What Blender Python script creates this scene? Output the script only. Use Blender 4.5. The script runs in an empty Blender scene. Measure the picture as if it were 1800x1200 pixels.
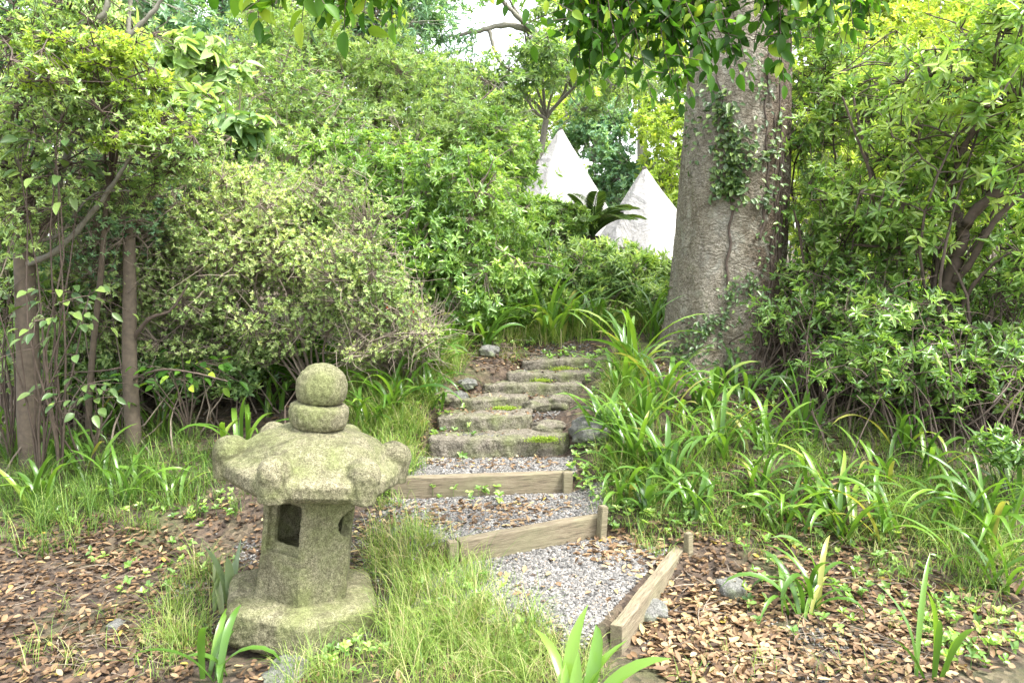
import bpy, bmesh, math, random
import numpy as np
from mathutils import Vector, Matrix
random.seed(7); rng = np.random.default_rng(11)
scene = bpy.context.scene
col = scene.collection
F = 1300.0; PITCH = math.radians(6.58); CAMZ = 1.5
ct, st = math.cos(PITCH), math.sin(PITCH)

# ------------------------------------------------------------------ helpers
def P(px, py, Y):
    rx = (px-900)/F; ry = -(py-600)/F
    dy = ct + ry*st; dz = -st + ry*ct
    k = Y/dy
    return np.array([rx*k, Y, CAMZ + dz*k])

def smooth(a, b, t):
    t = np.clip((t-a)/(b-a), 0, 1); return t*t*(3-2*t)

def noise(x, y, z=0.0, s=1.0, seed=0.0):
    x = np.asarray(x)*s; y = np.asarray(y)*s; z = np.asarray(z)*s
    a = np.sin(1.7*x+2.3*y+seed)*np.cos(1.3*y-1.1*z+seed*2.1)
    b = np.sin(3.1*y-2.7*x+1.9*z+seed*1.3)*np.cos(2.9*z+1.7*x+seed)
    c = np.sin(5.3*x+4.1*z+seed*.7)*np.cos(6.1*y-5.7*x+seed*3.)
    return (a+.6*b+.4*c)/1.6

def yT2(x): return 3.28+.5*(x+.21)
def yT3(x): return 3.95+.13*(x+.1)
XC = ([2.4,3.1,3.95,4.36,4.57,4.81,5.02,5.15,5.4,6.0,7.0],
      [.15,.15,-.12,-.10,-.12,-.02,.10,.22,.36,.36,.1])
WD = ([2.4,3.1,3.95,4.36,4.57,4.81,5.02,5.15,5.4,6.0,7.0],
      [.45,.52,.47,.44,.40,.34,.32,.31,.30,.25,.2])
RIS = [(4.36,.41),(4.57,.49),(4.81,.555),(5.02,.615),(5.17,.67),(5.40,.73)]
def h(x, y):
    x = np.asarray(x, float); y = np.asarray(y, float)
    hl = np.interp(y, [0,2.8,3.6,4.3,5.3,7,12,40,90], [-.08,-.06,-.02,.12,.34,.62,1.0,1.5,2])
    hr = np.interp(y, [0,3.0,3.6,4.3,5.2,7,12,40,90], [-.02,.0,.15,.42,.72,.97,1.15,1.5,2])
    hm = np.interp(y, [0,2.9,3.5,3.95,4.36,4.57,4.81,5.02,5.17,5.4,5.8,7,12,40,90],
                      [-.02,.0,.12,.24,.36,.45,.52,.59,.65,.71,.82,1.0,1.15,1.5,2])
    hm = hm + .05*smooth(.0,.25,np.abs(x-np.interp(y,*XC))-np.interp(y,*WD))*smooth(3.8,4.2,y)
    wl = np.clip((-x-np.interp(y,[3.2,4.1],[.35,.7]))/np.interp(y,[3.2,4.1],[.4,1.3]),0,1); wl=wl*wl*(3-2*wl)
    g = np.where(x < 0, hl*wl+hm*(1-wl),
                 hr*smooth(.5,1.0,x)+hm*(1-smooth(.5,1.0,x)))
    g = g + .018*noise(x, y, 0, 2.2, 1.)*smooth(.3,.9,np.abs(x-np.interp(y,*XC))) + .006*noise(x,y,0,9.,2.)
    g = g - .035*np.exp(-((x+.91)**2+(y-3.0)**2)/.16)
    # levels of the stepped path
    L = np.full_like(x, .095)
    L = L + (.195-.095)*smooth(.02,.05,y-yT2(x))
    L = L + (.292-.195)*smooth(.02,.05,y-yT3(x))
    prev = .292
    for ry, lz in RIS:
        L = L + (lz-.012-prev)*smooth(.05,.10,y-ry-.05*np.abs(x-np.interp(y,*XC))); prev = lz-.012
    L = L + smooth(5.5,6.2,y)*.12
    w = 1-smooth(-.04,.16, np.abs(x-np.interp(y,*XC))-np.interp(y,*WD))
    # lower pad, its edge along timber 1 and a soft edge to the grass
    tx = (x-.41)*(.62)-(y-2.78)*(.36); tx = tx/.717      # + is outside
    wp = (1-smooth(-.005,.03,tx))*smooth(2.55,2.85,y+.45*x)*(1-smooth(.0,.3,-x-.25))*(1-smooth(0,.15,(y-3.42)+.6*(x-.775)))
    ny = yT2(x)
    low = 1-smooth(-.02,.05,y-ny)
    w = w*(1-low) + wp*low
    w = w*(1-smooth(5.7,6.3,y))
    return g*(1-w) + L*w + .003*noise(x,y,0,25.,3.)*w

def Gv(px, py, lift=0.0):
    """ground points under pixels (arrays)"""
    px = np.atleast_1d(np.asarray(px, float)); py = np.atleast_1d(np.asarray(py, float))
    rx = (px-900)/F; ry = -(py-600)/F
    dy = ct+ry*st; dz = (-st+ry*ct)/dy; dx = rx/dy
    Y = np.full_like(px, 1.2); act = np.arange(len(px))
    for i in range(160):
        y = Y[act]; go = CAMZ+dz[act]*y > h(dx[act]*y, y); act = act[go]
        if not len(act): break
        Y[act] += .03+.006*Y[act]
    lo = Y-(.03+.006*Y); hi = Y
    for i in range(5):
        m = (lo+hi)/2; b_ = CAMZ+dz*m <= h(dx*m, m); hi = np.where(b_, m, hi); lo = np.where(b_, lo, m)
    Y = hi
    return np.stack([dx*Y, Y, h(dx*Y, Y)+lift], 1)
def G(px, py): return Gv(px, py)[0]

def mesh_from(name, V, faces, v=None, smooth_=True, uv=None):
    """faces: list of int arrays (M,k)"""
    me = bpy.data.meshes.new(name)
    V = np.asarray(V, np.float32)
    me.vertices.add(len(V)); me.vertices.foreach_set('co', V.ravel())
    loops = np.concatenate([f.ravel() for f in faces]).astype(np.int32)
    tot = np.concatenate([np.full(len(f), f.shape[1]) for f in faces]).astype(np.int32)
    start = np.concatenate([[0], np.cumsum(tot)[:-1]]).astype(np.int32)
    me.loops.add(len(loops)); me.loops.foreach_set('vertex_index', loops)
    me.polygons.add(len(tot)); me.polygons.foreach_set('loop_start', start)
    me.polygons.foreach_set('use_smooth', np.full(len(tot), smooth_))
    me.update(calc_edges=True)
    if v is not None:
        a = me.attributes.new('v', 'FLOAT', 'POINT'); a.data.foreach_set('value', np.asarray(v, np.float32))
    return me

def link(name, me, mat, parent=None, **kw):
    o = bpy.data.objects.new(name, me); col.objects.link(o)
    if mat is not None:
        if not me.materials: me.materials.append(mat)
    if parent is not None:
        o.parent = parent; o.matrix_parent_inverse = parent.matrix_world.inverted()
    for k, val in kw.items(): o[k] = val
    return o

def tag(o, label, category, group=None):
    o['label'] = label; o['category'] = category
    if group: o['group'] = group
    return o

def thing(name, label, category, loc, group=None):
    o = bpy.data.objects.new(name, None); col.objects.link(o)
    o.location = [float(c) for c in loc]; o.empty_display_size = .1
    o.matrix_world = Matrix.Translation(o.location)
    return tag(o, label, category, group)

class Bag:
    """collects arrays into one mesh"""
    def __init__(s): s.V=[]; s.Fs={}; s.v=[]; s.n=0
    def add(s, V, faces, v=None):
        V = np.asarray(V, float).reshape(-1,3)
        for f in faces:
            f = np.asarray(f)
            s.Fs.setdefault(f.shape[1], []).append(f+s.n)
        s.V.append(V); s.v.append(np.full(len(V), .5) if v is None else np.broadcast_to(v, (len(V),)))
        s.n += len(V); return s
    def build(s, name, mat, parent=None, smooth_=True, origin=None, **kw):
        if not s.n: return None
        V = np.concatenate(s.V); 
        faces = [np.concatenate(f) for f in s.Fs.values()]
        if origin is None and parent is None: origin = V.mean(0)*[1,1,0]+[0,0,V[:,2].min()]
        if origin is None: origin = np.zeros(3)
        me = mesh_from(name, V-np.asarray(origin), faces, np.concatenate(s.v), smooth_)
        o = link(name, me, mat, None, **kw)
        o.location = [float(c) for c in origin]
        o.matrix_world = Matrix.Translation(o.location)
        if parent is not None:
            o.parent = parent; o.matrix_parent_inverse = parent.matrix_world.inverted()
        return o

def unit(a): return a/np.maximum(np.linalg.norm(a, axis=-1, keepdims=True), 1e-9)

# leaf templates: along x (0..1), across y (-.5...5), up z
LEAF6 = (np.array([[0,0,0],[.32,.5,.10],[.72,.36,.06],[1,0,-.06],[.72,-.36,.06],[.32,-.5,.10]]),
         [np.array([[0,3,2,1],[0,5,4,3]])])
def big_template(K=6, curl=-.16, fold=.12, blunt=.8):
    V=[]; 
    for i in range(K+1):
        s=i/K; w=.5*(math.sin(math.pi*s**blunt))**.8 if 0<i<K else .0
        z=curl*s*s
        V += [[s,w,z+fold*w*2],[s,0,z],[s,-w,z+fold*w*2]]
    f=[]
    for i in range(K):
        a=i*3; f += [[a+1,a+4,a+3,a],[a+2,a+5,a+4,a+1]]
    return np.array(V), [np.array(f)]
LEAFB = big_template()
LEAFC = big_template(5, .10, .22, .9)
LEAFD = big_template(5, .05, .10, .9)
def leaves(bag, pos, d, n, L, W, v, T=LEAF6):
    TV, TF = T
    d = unit(d); s = unit(np.cross(n, d)); n = np.cross(d, s)
    N=len(pos); M=len(TV)
    L=np.broadcast_to(L,(N,)); W=np.broadcast_to(W,(N,))
    V = (pos[:,None,:] + d[:,None,:]*(TV[None,:,0,None]*L[:,None,None])
         + s[:,None,:]*(TV[None,:,1,None]*W[:,None,None]) + n[:,None,:]*(TV[None,:,2,None]*L[:,None,None]))
    faces=[(f[None]+ (np.arange(N)*M)[:,None,None]).reshape(-1,f.shape[1]) for f in TF]
    bag.add(V.reshape(-1,3), faces, np.repeat(np.broadcast_to(v,(N,)), M))

def rosettes(bag, tips, axes, m, L, W, v, th=(40,85), jit=.3, T=LEAF6, drop=0.0):
    N=len(tips); axes=unit(axes)
    ref=np.where(np.abs(axes[:,2:3])>.9, np.array([[1.,0,0]]), np.array([[0,0,1.]]))
    e1=unit(np.cross(axes, ref)); e2=np.cross(axes,e1)
    ph=(np.arange(m)[None,:]*2.399+rng.uniform(0,6.28,(N,1))+rng.normal(0,.25,(N,m)))
    t=np.radians(rng.uniform(th[0],th[1],(N,m)))
    rad=e1[:,None,:]*np.cos(ph)[...,None]+e2[:,None,:]*np.sin(ph)[...,None]
    d=axes[:,None,:]*np.cos(t)[...,None]+rad*np.sin(t)[...,None]
    n=axes[:,None,:]*np.sin(t)[...,None]-rad*np.cos(t)[...,None]
    d=d+rng.normal(0,jit*.4,d.shape); d[...,2]-=drop; n=n+rng.normal(0,jit,n.shape); n[...,2]+=.3
    pos=np.repeat(tips[:,None,:],m,1)-axes[:,None,:]*(rng.uniform(0,1,(N,m))[...,None]*L*.55)
    LL=L*rng.uniform(.6,1.15,(N,m)); 
    vv=np.broadcast_to(v,(N,))[:,None]+rng.normal(0,.09,(N,m))
    leaves(bag,pos.reshape(-1,3),d.reshape(-1,3),n.reshape(-1,3),LL.ravel(),(LL*W).ravel(),np.clip(vv.ravel(),0,1),T)

def tubes(bag, Pts, R, sides=4, v=.5):
    Pts=np.asarray(Pts,float); N,K,_=Pts.shape; R=np.broadcast_to(R,(N,K))
    t=np.empty_like(Pts); t[:,1:-1]=Pts[:,2:]-Pts[:,:-2]; t[:,0]=Pts[:,1]-Pts[:,0]; t[:,-1]=Pts[:,-1]-Pts[:,-2]
    t=unit(t); mean=unit(Pts[:,-1]-Pts[:,0]+1e-6)
    ref=np.where(np.abs(mean[:,0:1])>.8, np.array([[0.,1,0]]), np.array([[1.,0,0]]))[:,None,:]
    e1=unit(np.cross(t,ref)); e2=np.cross(t,e1)
    a=np.arange(sides)*2*math.pi/sides
    V=Pts[:,:,None,:]+R[...,None,None]*(e1[:,:,None,:]*np.cos(a)[:,None]+e2[:,:,None,:]*np.sin(a)[:,None])
    idx=np.arange(N*K*sides).reshape(N,K,sides)
    A=idx[:,:-1]; B=idx[:,1:]
    f=np.stack([A,np.roll(A,-1,2),np.roll(B,-1,2),B],-1).reshape(-1,4)
    bag.add(V.reshape(-1,3),[f],np.repeat(np.broadcast_to(v,(N,)),K*sides))

def bez(p0,p1,K,up=.35,wob=.05,side=None):
    """curves leaving p0 upward and arriving at p1"""
    p0=np.atleast_2d(p0); p1=np.atleast_2d(p1); N=max(len(p0),len(p1))
    p0=np.broadcast_to(p0,(N,3)); p1=np.broadcast_to(p1,(N,3))
    D=np.linalg.norm(p1-p0,axis=1)[:,None]
    c=p0+(p1-p0)*.35+np.array([0,0,1.])*D*up
    s=np.linspace(0,1,K)[None,:,None]
    Q=(1-s)**2*p0[:,None]+2*s*(1-s)*c[:,None]+s*s*p1[:,None]
    W=0
    for fr in (1.,2.,3.3):
        W=W+rng.normal(0,1/fr,(N,1,3))*np.sin(np.pi*fr*s+rng.uniform(-.5,.5,(N,1,1)))
    W=W*np.sin(np.pi*s)**.7
    return Q+W*wob*D[:,None,:]*.22

def lob(px,py,Y,rx,ry,rd=None):
    """a lobe of a crown, sized in photo pixels at depth Y"""
    c=P(px,py,Y); k=Y/F
    return (c, np.array([rx*k,(rd if rd else (rx+ry)/2*k),ry*k]))

def sample_lobes(lobes,n,shell=.22,gap=.0,gs=3.,seed=0.,sat=9):
    ext=list(lobes)
    r0=np.random.default_rng(int(seed*10)+3)
    for c,R in lobes:
        for _ in range(sat):
            d=unit(r0.normal(0,1,3)+[0,-.35,.15]); q=r0.uniform(.22,.58)
            ext.append((c+d*R*r0.uniform(.75,1.15),R*q*np.array([r0.uniform(.7,1.5),1,r0.uniform(.7,1.3)])))
    lobes=ext
    wts=np.array([ (l[1][0]*l[1][2])for l in lobes]); wts/=wts.sum()
    out=[];axs=[];tot=0
    while tot<n:
        m=n*2
        li=rng.choice(len(lobes),m,p=wts)
        C=np.array([l[0] for l in lobes])[li]; R=np.array([l[1] for l in lobes])[li]
        d=unit(rng.normal(0,1,(m,3))); r=np.clip(1-np.abs(rng.normal(0,shell,m)),.05,1.05); r=np.where(rng.random(m)<.10,1+rng.exponential(.12,m),r)
        p=C+d*R*r[:,None]
        a=unit(d/R*R.mean(1)[:,None])
        ok=noise(p[:,0],p[:,1],p[:,2],gs,seed)>gap-1.0 if gap else np.ones(m,bool)
        ok&=p[:,2]>h(p[:,0],p[:,1])+.04
        out.append(p[ok]);axs.append(a[ok]);tot+=ok.sum()
    return np.concatenate(out)[:n],np.concatenate(axs)[:n]

# ------------------------------------------------------------------ materials
def newmat(name):
    m=bpy.data.materials.new(name); m.use_nodes=True; nt=m.node_tree; nt.nodes.clear()
    out=nt.nodes.new('ShaderNodeOutputMaterial'); b=nt.nodes.new('ShaderNodeBsdfPrincipled')
    nt.links.new(b.outputs[0],out.inputs[0]); return m,nt,b,out
def ramp(nt,src,stops,interp='LINEAR'):
    r=nt.nodes.new('ShaderNodeValToRGB'); r.color_ramp.interpolation=interp
    e=r.color_ramp.elements
    while len(e)<len(stops): e.new(.5)
    for x,(p,c) in zip(e,stops): x.position=p; x.color=(*c,1)
    nt.links.new(src,r.inputs[0]); return r.outputs[0]
def ntex(nt,scale,detail=4,rough=.55,vec=None,dist=0,kind='ShaderNodeTexNoise'):
    t=nt.nodes.new(kind); t.inputs['Scale'].default_value=scale
    if kind=='ShaderNodeTexNoise':
        t.inputs['Detail'].default_value=detail; t.inputs['Roughness'].default_value=rough; t.inputs['Distortion'].default_value=dist
    if vec is None:
        tc=nt.nodes.new('ShaderNodeTexCoord'); vec=tc.outputs['Object']
    nt.links.new(vec,t.inputs['Vector']); return t
def mixc(nt,fac,a,b,mode='MIX'):
    m=nt.nodes.new('ShaderNodeMix'); m.data_type='RGBA'; m.blend_type=mode
    for s,i in ((fac,0),(a,6),(b,7)):
        if isinstance(s,(int,float)): m.inputs[i].default_value=s
        elif isinstance(s,tuple): m.inputs[i].default_value=(*s,1)
        else: nt.links.new(s,m.inputs[i])
    return m.outputs[2]
def mathn(nt,op,a,b=None,c=None):
    m=nt.nodes.new('ShaderNodeMath'); m.operation=op
    for i,s in enumerate((a,b,c)):
        if s is None: continue
        if isinstance(s,(int,float)): m.inputs[i].default_value=s
        else: nt.links.new(s,m.inputs[i])
    return m.outputs[0]
def bump(nt,b,hgt,strength,dist):
    n=nt.nodes.new('ShaderNodeBump'); n.inputs['Strength'].default_value=strength; n.inputs['Distance'].default_value=dist
    nt.links.new(hgt,n.inputs['Height']); nt.links.new(n.outputs[0],b.inputs['Normal'])
def mapping(nt,scale):
    tc=nt.nodes.new('ShaderNodeTexCoord'); mp=nt.nodes.new('ShaderNodeMapping'); mp.inputs['Scale'].default_value=scale
    nt.links.new(tc.outputs['Object'],mp.inputs['Vector']); return mp.outputs[0]

def leafmat(name,stops,trans=.4,rough=.45,spec=.5,tmul=(1.25,1.25,.55)):
    m,nt,b,out=newmat(name)
    at=nt.nodes.new('ShaderNodeAttribute'); at.attribute_name='v'
    c=ramp(nt,at.outputs['Fac'],stops)
    nt.links.new(c,b.inputs['Base Color']); b.inputs['Roughness'].default_value=rough
    b.inputs['Specular IOR Level'].default_value=spec
    t=nt.nodes.new('ShaderNodeBsdfTranslucent'); nt.links.new(mixc(nt,1.0,c,tmul,'MULTIPLY'),t.inputs[0])
    mx=nt.nodes.new('ShaderNodeMixShader'); mx.inputs[0].default_value=trans
    nt.links.new(b.outputs[0],mx.inputs[1]); nt.links.new(t.outputs[0],mx.inputs[2]); nt.links.new(mx.outputs[0],out.inputs[0])
    return m
def S(*a): return [(p,c) for p,c in a]
M={}
M['azalea']=leafmat('azalea_leaf',S((0,(0.112,0.168,0.067)),(.4,(0.246,0.358,0.134)),(.75,(0.414,0.526,0.213)),(1,(0.582,0.638,0.314))),.42,.5,.35)
M['broad']=leafmat('broad_leaf',S((0,(0.057,0.127,0.034)),(.45,(0.161,0.299,0.069)),(.8,(0.299,0.460,0.115)),(1,(0.437,0.575,0.161))),.42,.30,.7)
M['pale']=leafmat('pale_leaf',S((0,(0.090,0.179,0.067)),(.5,(0.246,0.381,0.134)),(1,(0.470,0.594,0.224))),.45,.36,.6)
M['lime']=leafmat('lime_leaf',S((0,(0.116,0.200,0.032)),(.5,(0.273,0.399,0.063)),(1,(0.483,0.578,0.126))),.5,.45,.35)
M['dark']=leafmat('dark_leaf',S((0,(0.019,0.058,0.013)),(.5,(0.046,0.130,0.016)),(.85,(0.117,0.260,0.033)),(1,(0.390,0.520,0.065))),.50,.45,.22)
M['blue']=leafmat('bluegreen_leaf',S((0,(0.062,0.150,0.088)),(.5,(0.150,0.288,0.150)),(1,(0.325,0.488,0.237))),.38,.5,.4)
M['strap']=leafmat('strap_leaf',S((0,(.04,.10,.015)),(.5,(.09,.19,.03)),(.82,(.17,.30,.04)),(.93,(.24,.33,.06)),(1,(.32,.26,.09))),.4,.28,.55)
M['grayst']=leafmat('grey_strap_leaf',S((0,(.14,.20,.10)),(.6,(.24,.31,.17)),(1,(.36,.40,.22))),.3,.35,.5)
M['grass']=leafmat('grass_blade',S((0,(.035,.09,.015)),(.45,(.11,.20,.035)),(.72,(.22,.32,.06)),(.86,(.33,.36,.13)),(1,(.42,.35,.21))),.35,.5,.3)
M['canopy']=leafmat('overhead_leaf',S((0,(.02,.06,.01)),(.5,(.05,.14,.016)),(.8,(.12,.26,.03)),(1,(.34,.46,.06))),.56,.45,.22)
M['litter']=leafmat('dead_leaf',S((0,(.03,.02,.015)),(.3,(.075,.047,.027)),(.55,(.155,.096,.052)),(.8,(.27,.18,.098)),(.95,(.34,.27,.16)),(1,(.40,.30,.06))),.15,.6,.3,(1.1,.9,.6))
M['ivy']=leafmat('ivy_leaf',S((0,(.03,.07,.02)),(.5,(.07,.13,.035)),(1,(.17,.25,.06))),.25,.4,.5)

def twigmat(name,a,b_,rough=.85):
    m,nt,b,out=newmat(name); n=ntex(nt,30,4)
    at=nt.nodes.new('ShaderNodeAttribute'); at.attribute_name='v'
    f=mathn(nt,'MULTIPLY_ADD',n.outputs['Fac'],.8,mathn(nt,'MULTIPLY_ADD',at.outputs['Fac'],.6,-.2))
    nt.links.new(ramp(nt,f,[(.2,a),(.8,b_)]),b.inputs['Base Color']); b.inputs['Roughness'].default_value=rough
    bump(nt,b,ntex(nt,90,3).outputs['Fac'],.5,.004); return m
M['twig']=twigmat('twig_bark',(.08,.06,.045),(.24,.20,.15))
M['twigd']=twigmat('dark_bark',(.03,.022,.016),(.11,.08,.058))
M['trunk']=twigmat('young_bark',(.045,.034,.024),(.14,.11,.075))
M['stemg']=twigmat('grey_bark',(.09,.085,.065),(.25,.235,.19))

# big tree bark: flaky grey-tan plates, brown fibrous side
m,nt,b,out=newmat('old_bark')
n1=ntex(nt,5,6,.6,mapping(nt,(1,1,.55)),1.2); n2=ntex(nt,34,5,.7,mapping(nt,(1,1,1.5)),1.5); n3=ntex(nt,1.1,3,.5,mapping(nt,(1,1,.3)))
wv=nt.nodes.new('ShaderNodeTexWave'); wv.wave_type='BANDS'; wv.bands_direction='Z'; wv.inputs['Scale'].default_value=7; wv.inputs['Distortion'].default_value=14; wv.inputs['Detail'].default_value=4; wv.inputs['Detail Scale'].default_value=2.2
nt.links.new(mapping(nt,(1,1,1)),wv.inputs[0])
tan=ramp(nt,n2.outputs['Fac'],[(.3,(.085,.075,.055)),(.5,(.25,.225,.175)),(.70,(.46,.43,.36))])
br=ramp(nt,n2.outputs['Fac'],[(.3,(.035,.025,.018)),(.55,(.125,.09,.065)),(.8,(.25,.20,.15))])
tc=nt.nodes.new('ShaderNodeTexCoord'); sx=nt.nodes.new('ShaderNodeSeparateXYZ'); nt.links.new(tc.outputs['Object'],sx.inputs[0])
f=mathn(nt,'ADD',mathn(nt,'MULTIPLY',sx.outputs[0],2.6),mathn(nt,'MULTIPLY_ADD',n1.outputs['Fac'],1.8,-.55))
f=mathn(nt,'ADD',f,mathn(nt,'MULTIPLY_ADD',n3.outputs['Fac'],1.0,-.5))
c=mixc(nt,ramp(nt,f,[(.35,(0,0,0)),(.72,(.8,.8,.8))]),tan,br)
c=mixc(nt,ramp(nt,n1.outputs['Fac'],[(.60,(0,0,0)),(.72,(.6,.6,.6))]),c,(.17,.19,.10))
nt.links.new(c,b.inputs['Base Color']); b.inputs['Roughness'].default_value=.95; b.inputs['Specular IOR Level'].default_value=.2
lich=ntex(nt,2.6,7,.7,None,2.5); c=mixc(nt,ramp(nt,lich.outputs['Fac'],[(.54,(0,0,0)),(.62,(.6,.6,.6))]),c,mixc(nt,n2.outputs['Fac'],(.22,.22,.18),(.50,.50,.43)))
pm=ntex(nt,1.9,5,.65,mapping(nt,(1.6,1.6,.7)),1.); c=mixc(nt,.85,c,ramp(nt,pm.outputs['Fac'],[(.36,(.50,.46,.38)),(.5,(.95,.93,.88)),(.64,(1,1,1))]),'MULTIPLY')
vc=ntex(nt,7.5,kind='ShaderNodeTexVoronoi',vec=mapping(nt,(1,1,.6))); vc.feature='DISTANCE_TO_EDGE'
sc=mathn(nt,'ADD',vc.outputs['Distance'],mathn(nt,'MULTIPLY_ADD',n1.outputs['Fac'],.5,-.27)); scm=ramp(nt,sc,[(-.0,(.22,.22,.22)),(.03,(0,0,0))])
c=mixc(nt,scm,c,(.05,.04,.03)); nt.links.new(c,b.inputs['Base Color'])
hh=mathn(nt,'ADD',mathn(nt,'MULTIPLY',n2.outputs['Fac'],.9),mathn(nt,'SUBTRACT',mathn(nt,'MULTIPLY',wv.outputs['Fac'],.25),mathn(nt,'MULTIPLY',scm,.5)))
bump(nt,b,mathn(nt,'ADD',hh,mathn(nt,'MULTIPLY',n1.outputs['Fac'],.7)),1.0,.03)
M['bark']=m

# lichen-covered granite
def stone(name,dk,md,lt,moss,mossamt=.5,scale=1.,bumpd=.006):
    m,nt,b,out=newmat(name)
    sp=ntex(nt,190*scale,3,.8); sp2=ntex(nt,60*scale,4,.7); big=ntex(nt,5*scale,5,.6,None,.6); fine=ntex(nt,24*scale,5,.65)
    c=ramp(nt,mathn(nt,'ADD',mathn(nt,'MULTIPLY',sp.outputs['Fac'],.65),mathn(nt,'MULTIPLY',sp2.outputs['Fac'],.35)),[(.38,dk),(.5,md),(.62,lt)])
    gr=mixc(nt,.55,mixc(nt,fine.outputs['Fac'],moss,tuple(x*1.7 for x in moss)),mixc(nt,1.0,c,(.75,1.0,.55),'MULTIPLY'))
    c=mixc(nt,ramp(nt,big.outputs['Fac'],[(.5-.2*mossamt,(0,0,0)),(.68-.1*mossamt,(.8,.8,.8))]),c,gr)
    dirt=ntex(nt,3.1*scale,6,.7,None,1.5); c=mixc(nt,ramp(nt,dirt.outputs['Fac'],[(.34,(.75,.75,.75)),(.47,(0,0,0))]),c,tuple(x*1.3 for x in dk))
    nt.links.new(c,b.inputs['Base Color']); b.inputs['Roughness'].default_value=.95; b.inputs['Specular IOR Level'].default_value=.2
    hgt=mathn(nt,'ADD',mathn(nt,'MULTIPLY',sp2.outputs['Fac'],.6),mathn(nt,'ADD',mathn(nt,'MULTIPLY',sp.outputs['Fac'],.3),mathn(nt,'MULTIPLY',fine.outputs['Fac'],.6)))
    bump(nt,b,hgt,.9,bumpd); return m
M['granite']=stone('lichen_granite',(.036,.034,.018),(.135,.125,.078),(.28,.262,.168),(.098,.100,.042),.5)
M['step']=stone('step_stone',(.045,.04,.03),(.13,.115,.088),(.25,.23,.185),(.09,.10,.035),.25,.7,.018)
M['rock']=stone('grey_rock',(.05,.05,.046),(.12,.12,.11),(.21,.205,.19),(.18,.20,.10),.15,.7,.01)

# timber
m,nt,b,out=newmat('weathered_timber')
g=ntex(nt,9,6,.65,mapping(nt,(1.2,14,14)),.8); g2=ntex(nt,3,4); fi=ntex(nt,45,4,.7,mapping(nt,(.6,10,10)))
c=ramp(nt,g.outputs['Fac'],[(.3,(.06,.048,.03)),(.5,(.17,.138,.088)),(.72,(.27,.23,.155))])
c=mixc(nt,ramp(nt,g2.outputs['Fac'],[(.48,(0,0,0)),(.7,(.6,.6,.6))]),c,(.21,.21,.11))
nt.links.new(c,b.inputs['Base Color']); b.inputs['Roughness'].default_value=.9
bump(nt,b,mathn(nt,'ADD',g.outputs['Fac'],fi.outputs['Fac']),.7,.006); M['wood']=m

# soil
m,nt,b,out=newmat('leafy_soil')
a1=ntex(nt,2.2,5); a2=ntex(nt,38,6,.75); vo=ntex(nt,34,kind='ShaderNodeTexVoronoi')
c=ramp(nt,a2.outputs['Fac'],[(.3,(.015,.011,.008)),(.5,(.045,.032,.022)),(.7,(.10,.072,.05))])
sv=nt.nodes.new('ShaderNodeSeparateColor'); nt.links.new(vo.outputs['Color'],sv.inputs[0])
c2=ramp(nt,sv.outputs[0],[(.0,(.02,.014,.01)),(.4,(.06,.04,.026)),(.8,(.12,.085,.055)),(1,(.18,.135,.09))])
c=mixc(nt,.55,c,c2)
c=mixc(nt,ramp(nt,a1.outputs['Fac'],[(.5,(0,0,0)),(.72,(.45,.45,.45))]),c,(.09,.12,.03))
nt.links.new(c,b.inputs['Base Color']); b.inputs['Roughness'].default_value=1
bump(nt,b,mathn(nt,'ADD',a2.outputs['Fac'],vo.outputs['Distance']),.8,.02); M['soil']=m

# gravel stones by attribute
m,nt,b,out=newmat('gravel_chips')
at=nt.nodes.new('ShaderNodeAttribute'); at.attribute_name='v'
nt.links.new(ramp(nt,at.outputs['Fac'],[(0,(.032,.031,.029)),(.35,(.088,.085,.080)),(.7,(.17,.163,.15)),(.92,(.32,.30,.265)),(1,(.20,.15,.11))]),b.inputs['Base Color'])
b.inputs['Roughness'].default_value=.8; M['gravel']=m

# tent canvas
m,nt,b,out=newmat('white_canvas')
w1=ntex(nt,1.6,5,.6,None,1.); w2=ntex(nt,9,4)
nt.links.new(ramp(nt,w1.outputs['Fac'],[(.35,(.215,.208,.197)),(.6,(.26,.255,.247)),(.75,(.285,.28,.272))]),b.inputs['Base Color'])
b.inputs['Roughness'].default_value=.8
bump(nt,b,mathn(nt,'ADD',w1.outputs['Fac'],mathn(nt,'MULTIPLY',w2.outputs['Fac'],.25)),.8,.12); M['canvas']=m
m,nt,b,out=newmat('red_petal'); b.inputs['Base Color'].default_value=(.75,.09,.06,1); b.inputs['Roughness'].default_value=.5; M['petal']=m
m,nt,b,out=newmat('dark_cavity'); b.inputs['Base Color'].default_value=(.03,.03,.02,1); M['cav']=m

# ------------------------------------------------------------------ world, sun, camera
SUN_EL=math.radians(62); SUN_AZ=math.radians(118)   # clockwise from +Y
w=bpy.data.worlds.new('World'); scene.world=w; w.use_nodes=True; nt=w.node_tree
bg=nt.nodes['Background']; sky=nt.nodes.new('ShaderNodeTexSky'); sky.sky_type='NISHITA'; sky.sun_disc=False
sky.sun_elevation=SUN_EL; sky.sun_rotation=SUN_AZ; sky.dust_density=3.0; sky.air_density=1.0
hs=nt.nodes.new('ShaderNodeHueSaturation'); hs.inputs['Saturation'].default_value=.22
nt.links.new(sky.outputs[0],hs.inputs['Color']); nt.links.new(hs.outputs[0],bg.inputs[0]); bg.inputs[1].default_value=.15
sd=bpy.data.lights.new('sun','SUN'); sd.energy=1.5; sd.angle=math.radians(14); sd.color=(1,.96,.9)
so=bpy.data.objects.new('sun',sd); col.objects.link(so)
dirv=Vector((math.sin(SUN_AZ)*math.cos(SUN_EL),math.cos(SUN_AZ)*math.cos(SUN_EL),math.sin(SUN_EL)))
so.rotation_euler=dirv.to_track_quat('Z','Y').to_euler(); so.location=(3,-2,9)
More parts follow.
